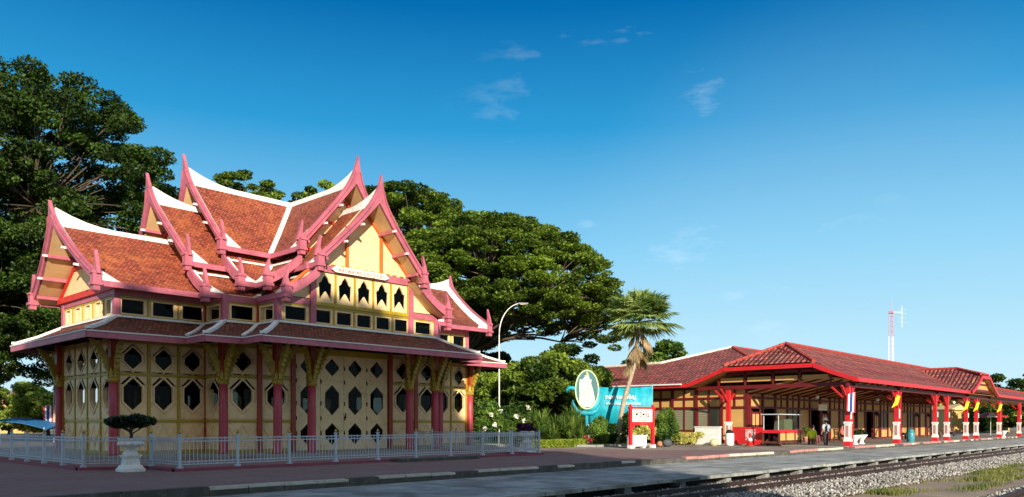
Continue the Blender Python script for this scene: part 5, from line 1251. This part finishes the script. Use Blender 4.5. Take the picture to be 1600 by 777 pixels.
# bins, cone, pots
def bin_(label, p, mat, cat="bin", h=1.05, r=.28):
    t = empty("litter_bin", (p[0], p[1], 0), label, cat); mb = MB(); mb.lathe((0, 0, 0), [(r*.8, 0), (r, .1), (r*1.05, h*.7), (r*.9, h*.8)], 16); mb.build("body", mat, t, True)
    mb = MB(); mb.lathe((0, 0, h*.8), [(r*.92, 0), (r*.95, .06), (r*.6, .18), (r*.15, .24)], 16); mb.build("lid", M['dark'] if mat != M['teal'] else mat, t, True)
M['teal'] = paint("teal_plastic", "3a8a94", .1, .4, 2, .05)
bin_("rounded white bin with a dark lid in front of the station's corner column", at(1140, 52), M['white']); bin_("teal bin standing in the hall behind the second column", at(1423, 60), M['teal'])
cp_ = at(1172, 52); t = empty("traffic_cone", (cp_[0], cp_[1], 0), "red traffic cone with a white band beside the lattice gate", "cone")
mb = MB(); mb.box((0, 0, .03), (.5, .5, .06)); mb.lathe((0, 0, .05), [(.2, 0), (.15, .25), (.1, .5), (.04, .8)], 16); mb.build("body", M['stred'], t, True)
mb = MB(); mb.lathe((0, 0, .32), [(.158, 0), (.125, .2)], 16); mb.build("band", M['white'], t, True)
for i, (px, d, lb) in enumerate(((1336, 53, "white bowl planter right of the first platform column"), (1346, 54.5, "second white bowl planter, standing further into the hall"), (1568, 83, "white bowl planter beside the column past the cross gable"))):
    a = at(px, d); t = empty("bowl_planter", (a[0], a[1], .0), lb, "planter", "white bowl planters on the platform"); mb = MB(); mb.lathe((0, 0, 0), [(.28, 0), (.24, .06), (.12, .2), (.14, .3), (.36, .6), (.42, .7), (.36, .7)], 16); mb.build("bowl", M['white'], t, True)
    V = leaf_quads(np.array([0, 0, .85]), np.array([.35, .35, .22]), 500, .06, rs); crown_mesh("foliage", V, M['glossy'], t)
# flags on the columns
def flag(label, x, y, z, kind, s=1):
    t = empty("flag", (x, y, z), label, "flag", "flags on the platform columns", R(-35)); mb = MB(); mb.tube([(0, 0, -.2), (-.55, -.35, .75)], .02, 6); mb.build("flagpole", M['wood'], t)
    if kind == 'y':
        mb = MB(); mb.prism([(0, 0), (-.2, -.6), (-.72, -.85), (-.45, -.4), (-.32, .08)], (-.2, -.3, .72), (1, 0, 0), ZV, (0, 1, 0), .02); mb.build("flag_cloth", M['yellowflag'], t)
    else:
        for i, c in enumerate(("b8313c", "efece8", "2a3a86", "efece8", "b8313c")):
            mb = MB(); w0 = [0, .1, .2, .4, .5, .6]; mb.prism([(-w0[i], .25-w0[i]*.3), (-w0[i+1], .25-w0[i+1]*.3), (-w0[i+1]-.05, -1.05+w0[i+1]*.2), (-w0[i]-.05, -1.05+w0[i]*.2)], (.1, -.3, .5), (1, 0, 0), ZV, (0, 1, 0), .02); mb.build("flag_stripe", bpy.data.materials["flag_cloth_%d" % i], t)
M['yellowflag'] = paint("yellow_flag", "f2d21a", .05, .7, 2, .1)
flag("striped national flag on the first platform column", 50.15, 17.5, 2.7, 's')
for i, (x, lb) in enumerate(((59.8, "yellow flag on the second platform column"), (79.5, "yellow flag on the left column under the cross gable"), (83.3, "yellow flag on the right column under the cross gable"), (93.0, "yellow flag on the column past the cross gable"))): flag(lb, x, 17.5, 2.7, 'y')
for i, (x, z) in enumerate(((50.3, 2.1), (59.9, 2.2), (69.7, 2.2), (73.2, 2.2), (79.6, 2.2), (83.4, 2.2), (103.2, 2.2))):
    mb = MB(); mb.box((x-.02, 17.55, z), (.2, .03, .42 if i > 1 else .7)); tag(mb.build("notice_board", M['signwhite']), "white notice plate fixed to the " + ["first", "second", "third", "fourth", "fifth", "sixth", "eighth"][i] + " platform column", "notice", "notice plates on the platform columns")
mb = MB(); mb.box((62.5, 24.0, 2.75), (1.7, .06, .5)); tag(mb.build("hanging_sign", M['signwhite']), "pale hanging sign board under the hall roof", "sign")
# far parasol
pa = at(1548, 98); t = empty("parasol", (pa[0], pa[1], 0), "red and white parasol beyond the platform columns", "parasol"); mb = MB(); mb.tube([(0, 0, 0), (0, 0, 2.9)], .03, 6); mb.build("pole", M['white'], t)
for k in range(8):
    a, b = k*math.pi/4, (k+1)*math.pi/4; mb = MB(); mb.add([(0, 0, 3.0), (1.9*math.cos(a), 1.9*math.sin(a), 2.35), (1.9*math.cos(b), 1.9*math.sin(b), 2.35), (0, 0, 2.97), (1.9*math.cos(a), 1.9*math.sin(a), 2.25), (1.9*math.cos(b), 1.9*math.sin(b), 2.25)], [(0, 1, 2), (3, 5, 4), (1, 4, 5, 2)]); mb.build("canopy_gore", M['letterred'] if k % 2 else M['white'], t)
house("pale building with a tan roof seen under the cross gable", pos(1500, 130), 12, 8, 3.6, 2.4, M['stcream'], M['soffit'], R(-30))
house("low pink building behind the paired platform columns", pos(1478, 135), 14, 8, 3.4, 2.2, bpy.data.materials["pink_plaster"], M['kerbrp'], R(-30))

# ================================================================== PEOPLE
def skinned(name, verts, edges, rad, mat, parent, sub=2):
    me = bpy.data.meshes.new(name); me.from_pydata(verts, edges, []); me.materials.append(mat); o = bpy.data.objects.new(name, me); COL.objects.link(o)
    if parent: o.parent = parent
    sk = o.modifiers.new("skin", 'SKIN'); sk.use_smooth_shade = True
    if not me.skin_vertices: me.attributes  # layer is made with the modifier below
    for v_, r in zip(me.skin_vertices[0].data if me.skin_vertices else [], rad): v_.radius = (r, r) if not hasattr(r, '__len__') else r
    if me.skin_vertices: me.skin_vertices[0].data[0].use_root = True
    sb_ = o.modifiers.new("sub", 'SUBSURF'); sb_.levels = sb_.render_levels = sub; return o
def loft(mb, rings, n=12):
    """rings: (centre, rx, ry) stacked"""
    vs = []
    for c, rx, ry in rings:
        for k in range(n): a = 2*math.pi*k/n; vs.append((c[0]+rx*math.cos(a), c[1]+ry*math.sin(a), c[2]))
    fs = [(i*n+k, i*n+(k+1) % n, (i+1)*n+(k+1) % n, (i+1)*n+k) for i in range(len(rings)-1) for k in range(n)]; fs += [tuple(range(n-1, -1, -1)), tuple(range((len(rings)-1)*n, len(rings)*n))]
    mb.add(vs, fs)
M['skin'] = paint("skin", "b98464", .05, .55, 3, .05); M['hair'] = paint("dark_hair", "1c1612", .2, .6, 8, .4)
def person(label, p, rz, pose, shirt, trousers, hat=None, pack=None, dress=None):
    t = empty("person", p, label, "person", None, rz)
    sit = pose == 'sit'; hz = .52 if sit else .92
    def J(x, y, z): return (x, y, z)
    # joints; the figure faces +y
    V = [J(0, 0, hz), J(0, 0, hz+.2), J(0, .01, hz+.42), J(0, 0, hz+.53), J(0, .015, hz+.6), J(0, .03, hz+.7), J(0, .03, hz+.78)]; E_ = [(i, i+1) for i in range(6)]; rd = [.14, .125, .14, .07, .055, .098, .075]
    for s in (-1, 1):
        b = len(V); V += [J(s*.17, 0, hz+.46), J(s*.22, .0, hz+.2), J(s*.22, .1 if not sit else .2, hz-.02 if not sit else hz+.1), J(s*.2, .14 if not sit else .32, hz-.1 if not sit else hz+.12)]
        E_ += [(2, b), (b, b+1), (b+1, b+2), (b+2, b+3)]; rd += [.06, .045, .034, .026]
        for k, (fx, L_) in enumerate(((-.03, .07), (-.01, .085), (.01, .08), (.03, .06))): V.append(J(s*.2+fx, (.16 if not sit else .38), hz-.1-L_*.8 if not sit else hz+.1)); E_.append((b+3, len(V)-1)); rd.append(.009)
        V.append(J(s*.17, .18 if not sit else .34, hz-.12 if not sit else hz+.15)); E_.append((b+3, len(V)-1)); rd.append(.01)
        b = len(V)
        if sit: V += [J(s*.1, .05, hz-.01), J(s*.12, .44, hz+.0), J(s*.12, .46, .1), J(s*.12, .6, .05)]
        else: V += [J(s*.09, 0, hz-.06), J(s*.11, .02*s, .5), J(s*.12, -.03+.04*s, .09), J(s*.13, .1+.04*s, .045)]
        E_ += [(0, b), (b, b+1), (b+1, b+2), (b+2, b+3)]; rd += [.1, .07, .045, .04]
    body = skinned("body", V, E_, rd, M['skin'], t, 1)
    hd = (0, .03, hz+.74)
    f = MB(); f.lathe((hd[0], hd[1]+.095, hd[2]-.03), [(.004, -.02), (.016, -.01), (.006, .02)], 6)
    for s in (-1, 1): f.lathe((s*.1, hd[1], hd[2]-.03), [(.006, -.03), (.018, 0), (.008, .03)], 6)
    f.build("face", M['skin'], t)
    h = MB(); loft(h, [((0, -.02, hz+.66), .09, .07), ((0, -.015, hz+.72), .11, .105), ((0, 0, hz+.8), .112, .115), ((0, .01, hz+.86), .085, .09), ((0, .01, hz+.885), .03, .03)]); h.build("hair", M['hair'], t, True)
    sm = paint("shirt_"+shirt, shirt, .08, .8, 5, .3); tm_ = paint("trousers_"+trousers, trousers, .08, .8, 5, .3)
    c = MB(); loft(c, [((0, 0, hz-.06), .19, .14), ((0, 0, hz+.1), .175, .13), ((0, 0, hz+.3), .2, .14), ((0, 0, hz+.46), .215, .13), ((0, 0, hz+.53), .12, .09), ((0, 0, hz+.56), .07, .07)], 14)
    for s in (-1, 1): c.tube([(s*.17, 0, hz+.47), (s*.225, 0, hz+.33), (s*.23, .01, hz+.2)], [.085, .075, .07], 10)
    c.build("shirt", sm, t, True)
    c = MB()
    for s in (-1, 1):
        if sit: c.tube([(s*.09, -.02, hz), (s*.12, .44, hz+.0), (s*.12, .47, .12)], [.13, .095, .07], 10)
        else: c.tube([(s*.085, 0, hz+.02), (s*.11, .02*s, .5), (s*.12, -.03+.04*s, .09)], [.13, .095, .07], 10)
    loft(c, [((0, 0, hz-.12), .17, .13), ((0, 0, hz+.04), .185, .135)]); c.build("trousers", tm_, t, True)
    sh = MB()
    for s in (-1, 1):
        y = .46 if sit else -.03+.04*s; sh.box((s*.12, y+.07, .04), (.1, .26, .085), 0, .85)
    sh.build("shoes", M['dark'], t)
    if hat:
        h = MB(); h.lathe((0, .01, hz+.76), [(.2, 0), (.21, .012), (.14, .04), (.135, .12), (.1, .17), (.02, .19)], 16); h.build("hat", paint("hat_cloth", hat, .08, .8, 6, .3), t, True)
    if pack:
        k = MB(); loft(k, [((0, -.24, hz+.02), .1, .07), ((0, -.25, hz+.08), .15, .11), ((0, -.25, hz+.32), .155, .12), ((0, -.22, hz+.46), .12, .09), ((0, -.21, hz+.5), .05, .04)], 12)
        k.build("backpack", paint("backpack_cloth", pack, .08, .8, 6, .3), t, True); k = MB()
        for s in (-1, 1): k.tube([(s*.1, -.2, hz+.46), (s*.12, -.02, hz+.56), (s*.13, .13, hz+.42), (s*.15, .05, hz+.15)], .022, 6); k.bar((s*.17, -.22, hz+.06), (s*.17, -.2, hz+.42), .03, .1, (0, 1, 0))
        k.build("strap", M['dark'], t)
    return t
pp = at(1290, 50.6); person("standing backpacker seen from behind in a pale sun hat, grey top and dark trousers", (pp[0], pp[1], 0), R(-20), 'stand', "c4c8c4", "26262a", hat="f0ead8", pack="9aa4ae")
pp = at(1255, 52.5); person("seated person in a bright yellow-green vest at the end of the luggage cart", (pp[0], pp[1]-.6, .0), R(-60), 'sit', "c8e020", "5a3a2a")
pp = at(1270, 54); person("person in a pale blue shirt sitting right of the luggage cart", (pp[0], pp[1], 0), R(160), 'sit', "8f9cc0", "6a4040")
for px, d, lb in ((1254, 52.5, "small dark stool under the person in the yellow-green vest"), (1270, 54, "small dark stool under the person in the pale blue shirt")):
    pp = at(px, d); t = empty("stool", (pp[0], pp[1]-(.6 if px == 1254 else 0), 0), lb, "stool"); mb = MB(); mb.box((0, 0, .4), (.4, .4, .05)); mb.build("seat", M['wood'], t)
    for sx in (-1, 1):
        for sy in (-1, 1): mb = MB(); mb.box((sx*.16, sy*.16, .19), (.04, .04, .38)); mb.build("leg", M['wood'], t)

for i, (x, y, sh, tr_, lb) in enumerate(((61.2, 22.15, "b85a50", "33363e", "person in a brick-red shirt sitting on the bench by the first hall door"), (75.8, 22.25, "e4e0d4", "3a3a52", "person in a white shirt sitting behind the paired columns"), (86.0, 21.95, "4a5a7a", "5a4a3a", "person in a slate-blue shirt sitting below the cross gable"), (91.0, 21.95, "c88aa0", "2c2c30", "person in a pink shirt sitting at the far end of the hall"))):
    person(lb, (x, y-.1, .0), math.pi, 'sit', sh, tr_)
for i, (x, y, lb) in enumerate(((58.9, 23.9, "leafy potted plant against the hall wall left of the second column"), (67.8, 23.9, "leafy potted plant against the hall wall beyond the teal bin"), (54.2, 24.1, "leafy potted plant by the hall's first door"))):
    shrub("potted_plant", lb, "plant", (x, y), .4, .4, .9, M['shrub'], 900, .07, z0=.4, seed=60+i); 
    mb = MB(); mb.lathe((0, 0, 0), [(.16, 0), (.22, .3), (.26, .42), (.22, .42)], 14); tag(mb.build("plant_pot", M['kerbrp'], None, True, (x, y, .06)), ["terracotta pot left of the second column's bay", "terracotta pot beyond the teal bin", "terracotta pot by the hall's first door"][i], "pot")

# ================================================================== STATION NAME SIGN
t = empty("station_sign", (39.9, 26.15, 0), "white station name board with black lettering in a red post frame", "sign", None, R(-9))
for s in (-1, 1):
    mb = MB(); mb.box((s*.98, 0, 1.3), (.17, .17, 2.3)); mb.lathe((s*.98, 0, 2.42), [(.15, 0), (.16, .04), (.08, .08), (.1, .15), (.02, .22)], 8); po = mb.build("post", M['stred'], t)
    mb = MB(); mb.box((s*.98, 0, .1), (.26, .26, .2)); mb.build("post_base", M['white'], po)
mb = MB(); mb.box((0, 0, 2.42), (2.3, .16, .12)); mb.box((0, 0, 1.52), (2.1, .16, .1)); mb.box((0, 0, 1.42), (1.7, .08, .08)); mb.build("crossbar", M['stred'], t)
for s in (-1, 1):
    mb = MB(); mb.prism([(0, 0), (.35, 0), (0, -.35)], (s*.89, -.04, 1.42), (-s, 0, 0), ZV, (0, 1, 0), .08); mb.build("brace", M['stred'], t)
mb = MB(); mb.box((0, 0, 1.97), (1.78, .1, .78)); bd = mb.build("name_board", M['signwhite'], t)
text_mesh("lettering", "หัวหิน", .56, M['black'], bd, (0, -.056, 2.03), (R(90), 0, 0), .004)
text_mesh("lettering", "HUA  HIN", .17, M['black'], bd, (0, -.056, 1.68), (R(90), 0, 0), .004)
t = empty("planter_box", (39.9, 26.5, 0), "white planter box standing between the legs of the station sign", "planter", None, R(-9))
mb = MB(); mb.box((0, 0, .42), (1.2, .5, .62)); mb.box((0, 0, .75), (1.3, .6, .07)); mb.build("box", M['white'], t); mb = MB()
for x in (-.45, .45): mb.box((x, 0, .06), (.2, .4, .12))
mb.build("foot", M['white'], t)
V = np.concatenate([leaf_quads(np.array([x, 0, 1.0]), np.array([.25, .2, .26]), 320, .06, rs) for x in (-.4, 0, .4)]); tag(crown_mesh("small_plants", V, M['yellowleaf'], None), "leafy yellow-green plants growing in the white planter box", "plant").location = (39.9, 26.5, 0)

# ================================================================== OVAL SIGN AND TURQUOISE BANNER
M['cyan'] = paint("turquoise_banner_cloth", "12a4b8", .2, .6, .9, .15, dirt="0a5f88", dirt_amt=.75)
M['tealdark'] = paint("deep_teal_paint", "0f5c66", .1, .5, 2, .1); M['palegreen'] = paint("pale_cream_relief", "e6efc4", .08, .6, 2, .15); M['rimcol'] = paint("pale_green_rim", "b8d8a0", .05, .5, 2, .05)
bp_ = at(978, 57); dv_ = Vector((ST, -CT, 0)); fw = Vector((-CT, -ST, 0))
t = empty("turquoise_banner", (bp_[0], bp_[1], 0), "long turquoise banner with white lettering behind the palm trunk", "banner")
zt, zb_ = zat(604, 57), zat(662, 57); mb = MB(); n = 24; vs = []; W0, W1 = -2.7, 1.95
for i in range(n+1):
    x = W0+(W1-W0)*i/n; q = .06*math.sin(i*1.3)+.03*math.sin(i*2.9); sag = .1*math.sin(math.pi*i/n)
    for z, dz in ((zb_, 0), ((zt+zb_)/2, -sag*.5), (zt, -sag)): vs.append(dv_*x+fw*(q+.0)+Vector((0, 0, z+dz)))
fs = [(i*3+k, (i+1)*3+k, (i+1)*3+k+1, i*3+k+1) for i in range(n) for k in range(2)]; mb.add(vs, fs); bn = mb.build("banner_cloth", M['cyan'], t, True); sm_ = bn.modifiers.new("thick", 'SOLIDIFY'); sm_.thickness = .02
for x in (W0, -.7, W1): mb = MB(); mb.tube([dv_*x-fw*.12, dv_*x-fw*.12+Vector((0, 0, zt+.1))], .04, 6); mb.build("pole", M['fence'], t)
text_mesh("lettering", "ทรงพระเจริญ", .42, M['signwhite'], bn, tuple(dv_*-.4+fw*.2+Vector((0, 0, zat(621, 57)))), (R(90), 0, HEADING-R(90)), .004)
text_mesh("lettering", "การรถไฟแห่งประเทศไทย", .26, M['signwhite'], bn, tuple(dv_*-.2+fw*.2+Vector((0, 0, zat(631, 57)))), (R(90), 0, HEADING-R(90)), .004)
op = at(917, 54); t = empty("oval_sign", (op[0], op[1], 0), "tall oval sign with a cream seated figure on teal, in a turquoise scrolled stand", "sign")
zc_, rx_, rz_ = zat(609, 54), .76, 1.3
def ell(rx, rz, n=32): return [(rx*math.cos(2*math.pi*k/n), zc_+rz*math.sin(2*math.pi*k/n)) for k in range(n)]
mb = MB(); mb.prism(ell(rx_, rz_), Vector((0, 0, 0)), dv_, ZV, fw, .08); mb.build("oval_board", M['tealdark'], t)
mb = MB(); mb.prism(ell(rx_+.07, rz_+.07), Vector((0, 0, 0))+fw*.0, dv_, ZV, fw, .12, holes=[ell(rx_-.01, rz_-.01)]); mb.build("rim", M['rimcol'], t)
mb = MB(); fig = [(a*.9, b*.9) for a, b in [(-.62, -1.0), (-.2, -1.35), (.3, -1.3), (.6, -.9), (.55, -.5), (.42, .1), (.3, .45), (.34, .75), (.18, .8), (.16, .95), (.1, 1.2), (-.02, 1.32), (-.14, 1.2), (-.18, .95), (-.3, .8), (-.55, .75), (-.58, .3), (-.56, -.4)]]
mb.prism([(x, zc_+z) for x, z in fig], fw*.08, dv_, ZV, fw, .05); mb.build("figure_relief", M['palegreen'], t)
mb = MB()
for pts in ([(.1, .62), (.02, .3), (-.14, -.1), (-.18, -.6), (-.3, -1.05)], [(.22, .4), (.2, 0), (.1, -.5), (.12, -1.1)], [(-.34, .45), (-.42, .1), (-.3, -.12), (-.05, -.2)], [(.3, .2), (.36, -.1), (.22, -.28), (.0, -.24)]):
    mb.tube([dv_*a+fw*.13+Vector((0, 0, zc_+b)) for a, b in pts], .018, 5)
mb.lathe(tuple(fw*.13+dv_*-.02+Vector((0, 0, zc_+.98))), [(.02, 0), (.11, .05), (.12, .16), (.06, .24), (.02, .27)], 10)
mb.build("relief_lines", paint("olive_relief_line", "a8b47c", .1, .6, 2, .05), t)
mb = MB()
mb.tube([dv_*(-x)+Vector((0, 0, zc_+z))-fw*.03 for x, z in ((.75, .0), (.95, .1), (1.2, .12), (1.38, .0), (1.4, -.2))], [.14, .16, .14, .1, .03], 8)
for sg_ in (-1, 1):
    mb.tube([dv_*(sg_*x)+Vector((0, 0, zc_+z))-fw*.03 for x, z in ((.0, -1.6), (.35, -1.62), (.68, -1.45), (.9, -1.05), (.98, -.7))], [.2, .18, .14, .09, .03], 8)
mb.tube([Vector((0, 0, 0))-fw*.1, Vector((0, 0, zc_-1.5))-fw*.1], .12, 8); mb.build("scroll_stand", M['cyan'], t, True)

# ================================================================== FAN PALM
pb = at(966, 54.5); t = empty("fan_palm", (pb[0], pb[1], 0), "leaning fan palm with a beard of dry fronds, in front of the turquoise banner", "palm tree")
dR = Vector((ST, -CT, 0)); top = dR*1.5 + Vector((0, 0, zat(502, 54.5)))
rsp = np.random.RandomState(77); mb = MB(); pts = [Vector((0, 0, -.2)), dR*.05+Vector((0, 0, 1.2)), dR*.4+Vector((0, 0, 3.1)), dR*1.1+Vector((0, 0, 5.4)), top]; pp2 = []
for i in range(24):
    tt_ = i/23*(len(pts)-1); k = min(int(tt_), len(pts)-2); pp2.append(pts[k].lerp(pts[k+1], tt_-k))
mb.tube(pp2, [.2-.004*i+(.012 if i % 2 else 0) for i in range(24)], 12); mb.build("trunk", paint("palm_bark", "a89a84", .2, .9, 4, .8, dirt="5a5044", dirt_amt=.6), t, True)
def fan(c, d, pl, fl, droop, rsx, segs=30, spread=2.6):
    """a palmate leaf: petiole then folded segments in a fan with drooping tips"""
    d = Vector(d).normalized(); side = d.cross(Vector((0, 0, 1)));
    if side.length < .1: side = Vector((1, 0, 0))
    side.normalize(); up = side.cross(d); hub = Vector(c)+d*pl - Vector((0, 0, pl*pl*.08*droop)); Vv = []
    pw = .025; Vv.append([Vector(c)-side*pw, Vector(c)+side*pw, hub+side*pw, hub-side*pw])
    for k in range(segs):
        a = (k/(segs-1)-.5)*spread; L = fl*(1-.25*abs(a)/1.3)*rsx.uniform(.85, 1.08); dd = (d*math.cos(a)+side*math.sin(a)).normalized(); sd2 = up.cross(dd).normalized()*(.045)
        m_ = hub+dd*L*.6-Vector((0, 0, .1*droop*L)); e = hub+dd*L-Vector((0, 0, (.35+.25*rsx.uniform())*droop*L)); fold = up*(.03 if k % 2 else -.03)
        Vv.append([hub-sd2*.2, hub+sd2*.2, m_+sd2+fold, m_-sd2-fold]); Vv.append([m_-sd2-fold, m_+sd2+fold, e+sd2*.15, e-sd2*.15])
    return Vv
Q = []
for i in range(78):
    a = rsp.uniform(0, 6.28); el = rsp.uniform(-.35, 1.5); d = (math.cos(a)*math.cos(el), math.sin(a)*math.cos(el), math.sin(el)); Q += fan(top, d, rsp.uniform(1.0, 1.7), rsp.uniform(1.2, 1.65), .6, rsp)
V = np.array([[tuple(p) for p in q] for q in Q]).reshape(-1, 3); crown_mesh("crown", V, M['palmgreen'], t)
Q = []
for i in range(24):
    a = rsp.uniform(0, 6.28); zz2 = rsp.uniform(0, 1); c = top.lerp(pts[3], zz2*.6); d = (math.cos(a)*.45, math.sin(a)*.45, -1.0); Q += fan(c, d, rsp.uniform(.5, 1.1), rsp.uniform(.8, 1.4), .3, rsp, 18, 1.2)
V = np.array([[tuple(p) for p in q] for q in Q]).reshape(-1, 3); crown_mesh("dry_fronds", V, M['palmdry'], t)

# ================================================================== RADIO MAST
mp_ = at(1393, 150); t = empty("radio_mast", (mp_[0], mp_[1], 0), "slim red and white lattice radio mast rising behind the station roof", "mast")
def lattice(z0, z1, wd, mat, nm):
    mb = MB(); C3 = [(wd*math.cos(a), wd*math.sin(a)) for a in (0, 2.09, 4.19)]
    for x, y in C3: mb.tube([(x, y, z0), (x, y, z1)], .07, 5)
    n = int((z1-z0)/.8)
    for i in range(n):
        za, zb2 = z0+(z1-z0)*i/n, z0+(z1-z0)*(i+1)/n
        for k in range(3): (xa, ya), (xb, yb) = C3[k], C3[(k+1) % 3]; mb.tube([(xa, ya, za), (xb, yb, zb2)], .03, 4); mb.tube([(xa, ya, zb2), (xb, yb, zb2)], .025, 4)
    mb.build(nm, mat, t)
M['mastpink'] = paint("faded_red_mast", "c4a0b4", .08, .6, 2, .05)
lattice(0, zat(526, 150), .5, M['white'], "lower_lattice"); lattice(zat(526, 150), zat(487, 150), .48, M['mastpink'], "upper_lattice")
mb = MB(); mb.tube([(0, 0, zat(487, 150)), (0, 0, zat(467, 150))], [.08, .03], 6); mb.build("spike", M['mastpink'], t); mb = MB(); mb.box((0, 0, zat(488, 150)), (.9, .9, .4)); mb.build("beacon", M['mastpink'], t)
mb = MB(); q = dR*2.0; mb.tube([(0, 0, zat(488, 150)), q+Vector((0, 0, zat(488, 150)))], .05, 5); mb.tube([q+Vector((0, 0, zat(512, 150))), q+Vector((0, 0, zat(478, 150)))], .05, 6)
for py in (484, 490, 497, 504): mb.tube([q-dR*.7+Vector((0, 0, zat(py, 150))), q+dR*.9+Vector((0, 0, zat(py, 150)))], .015, 4)
mb.build("side_antenna", M['white'], t)
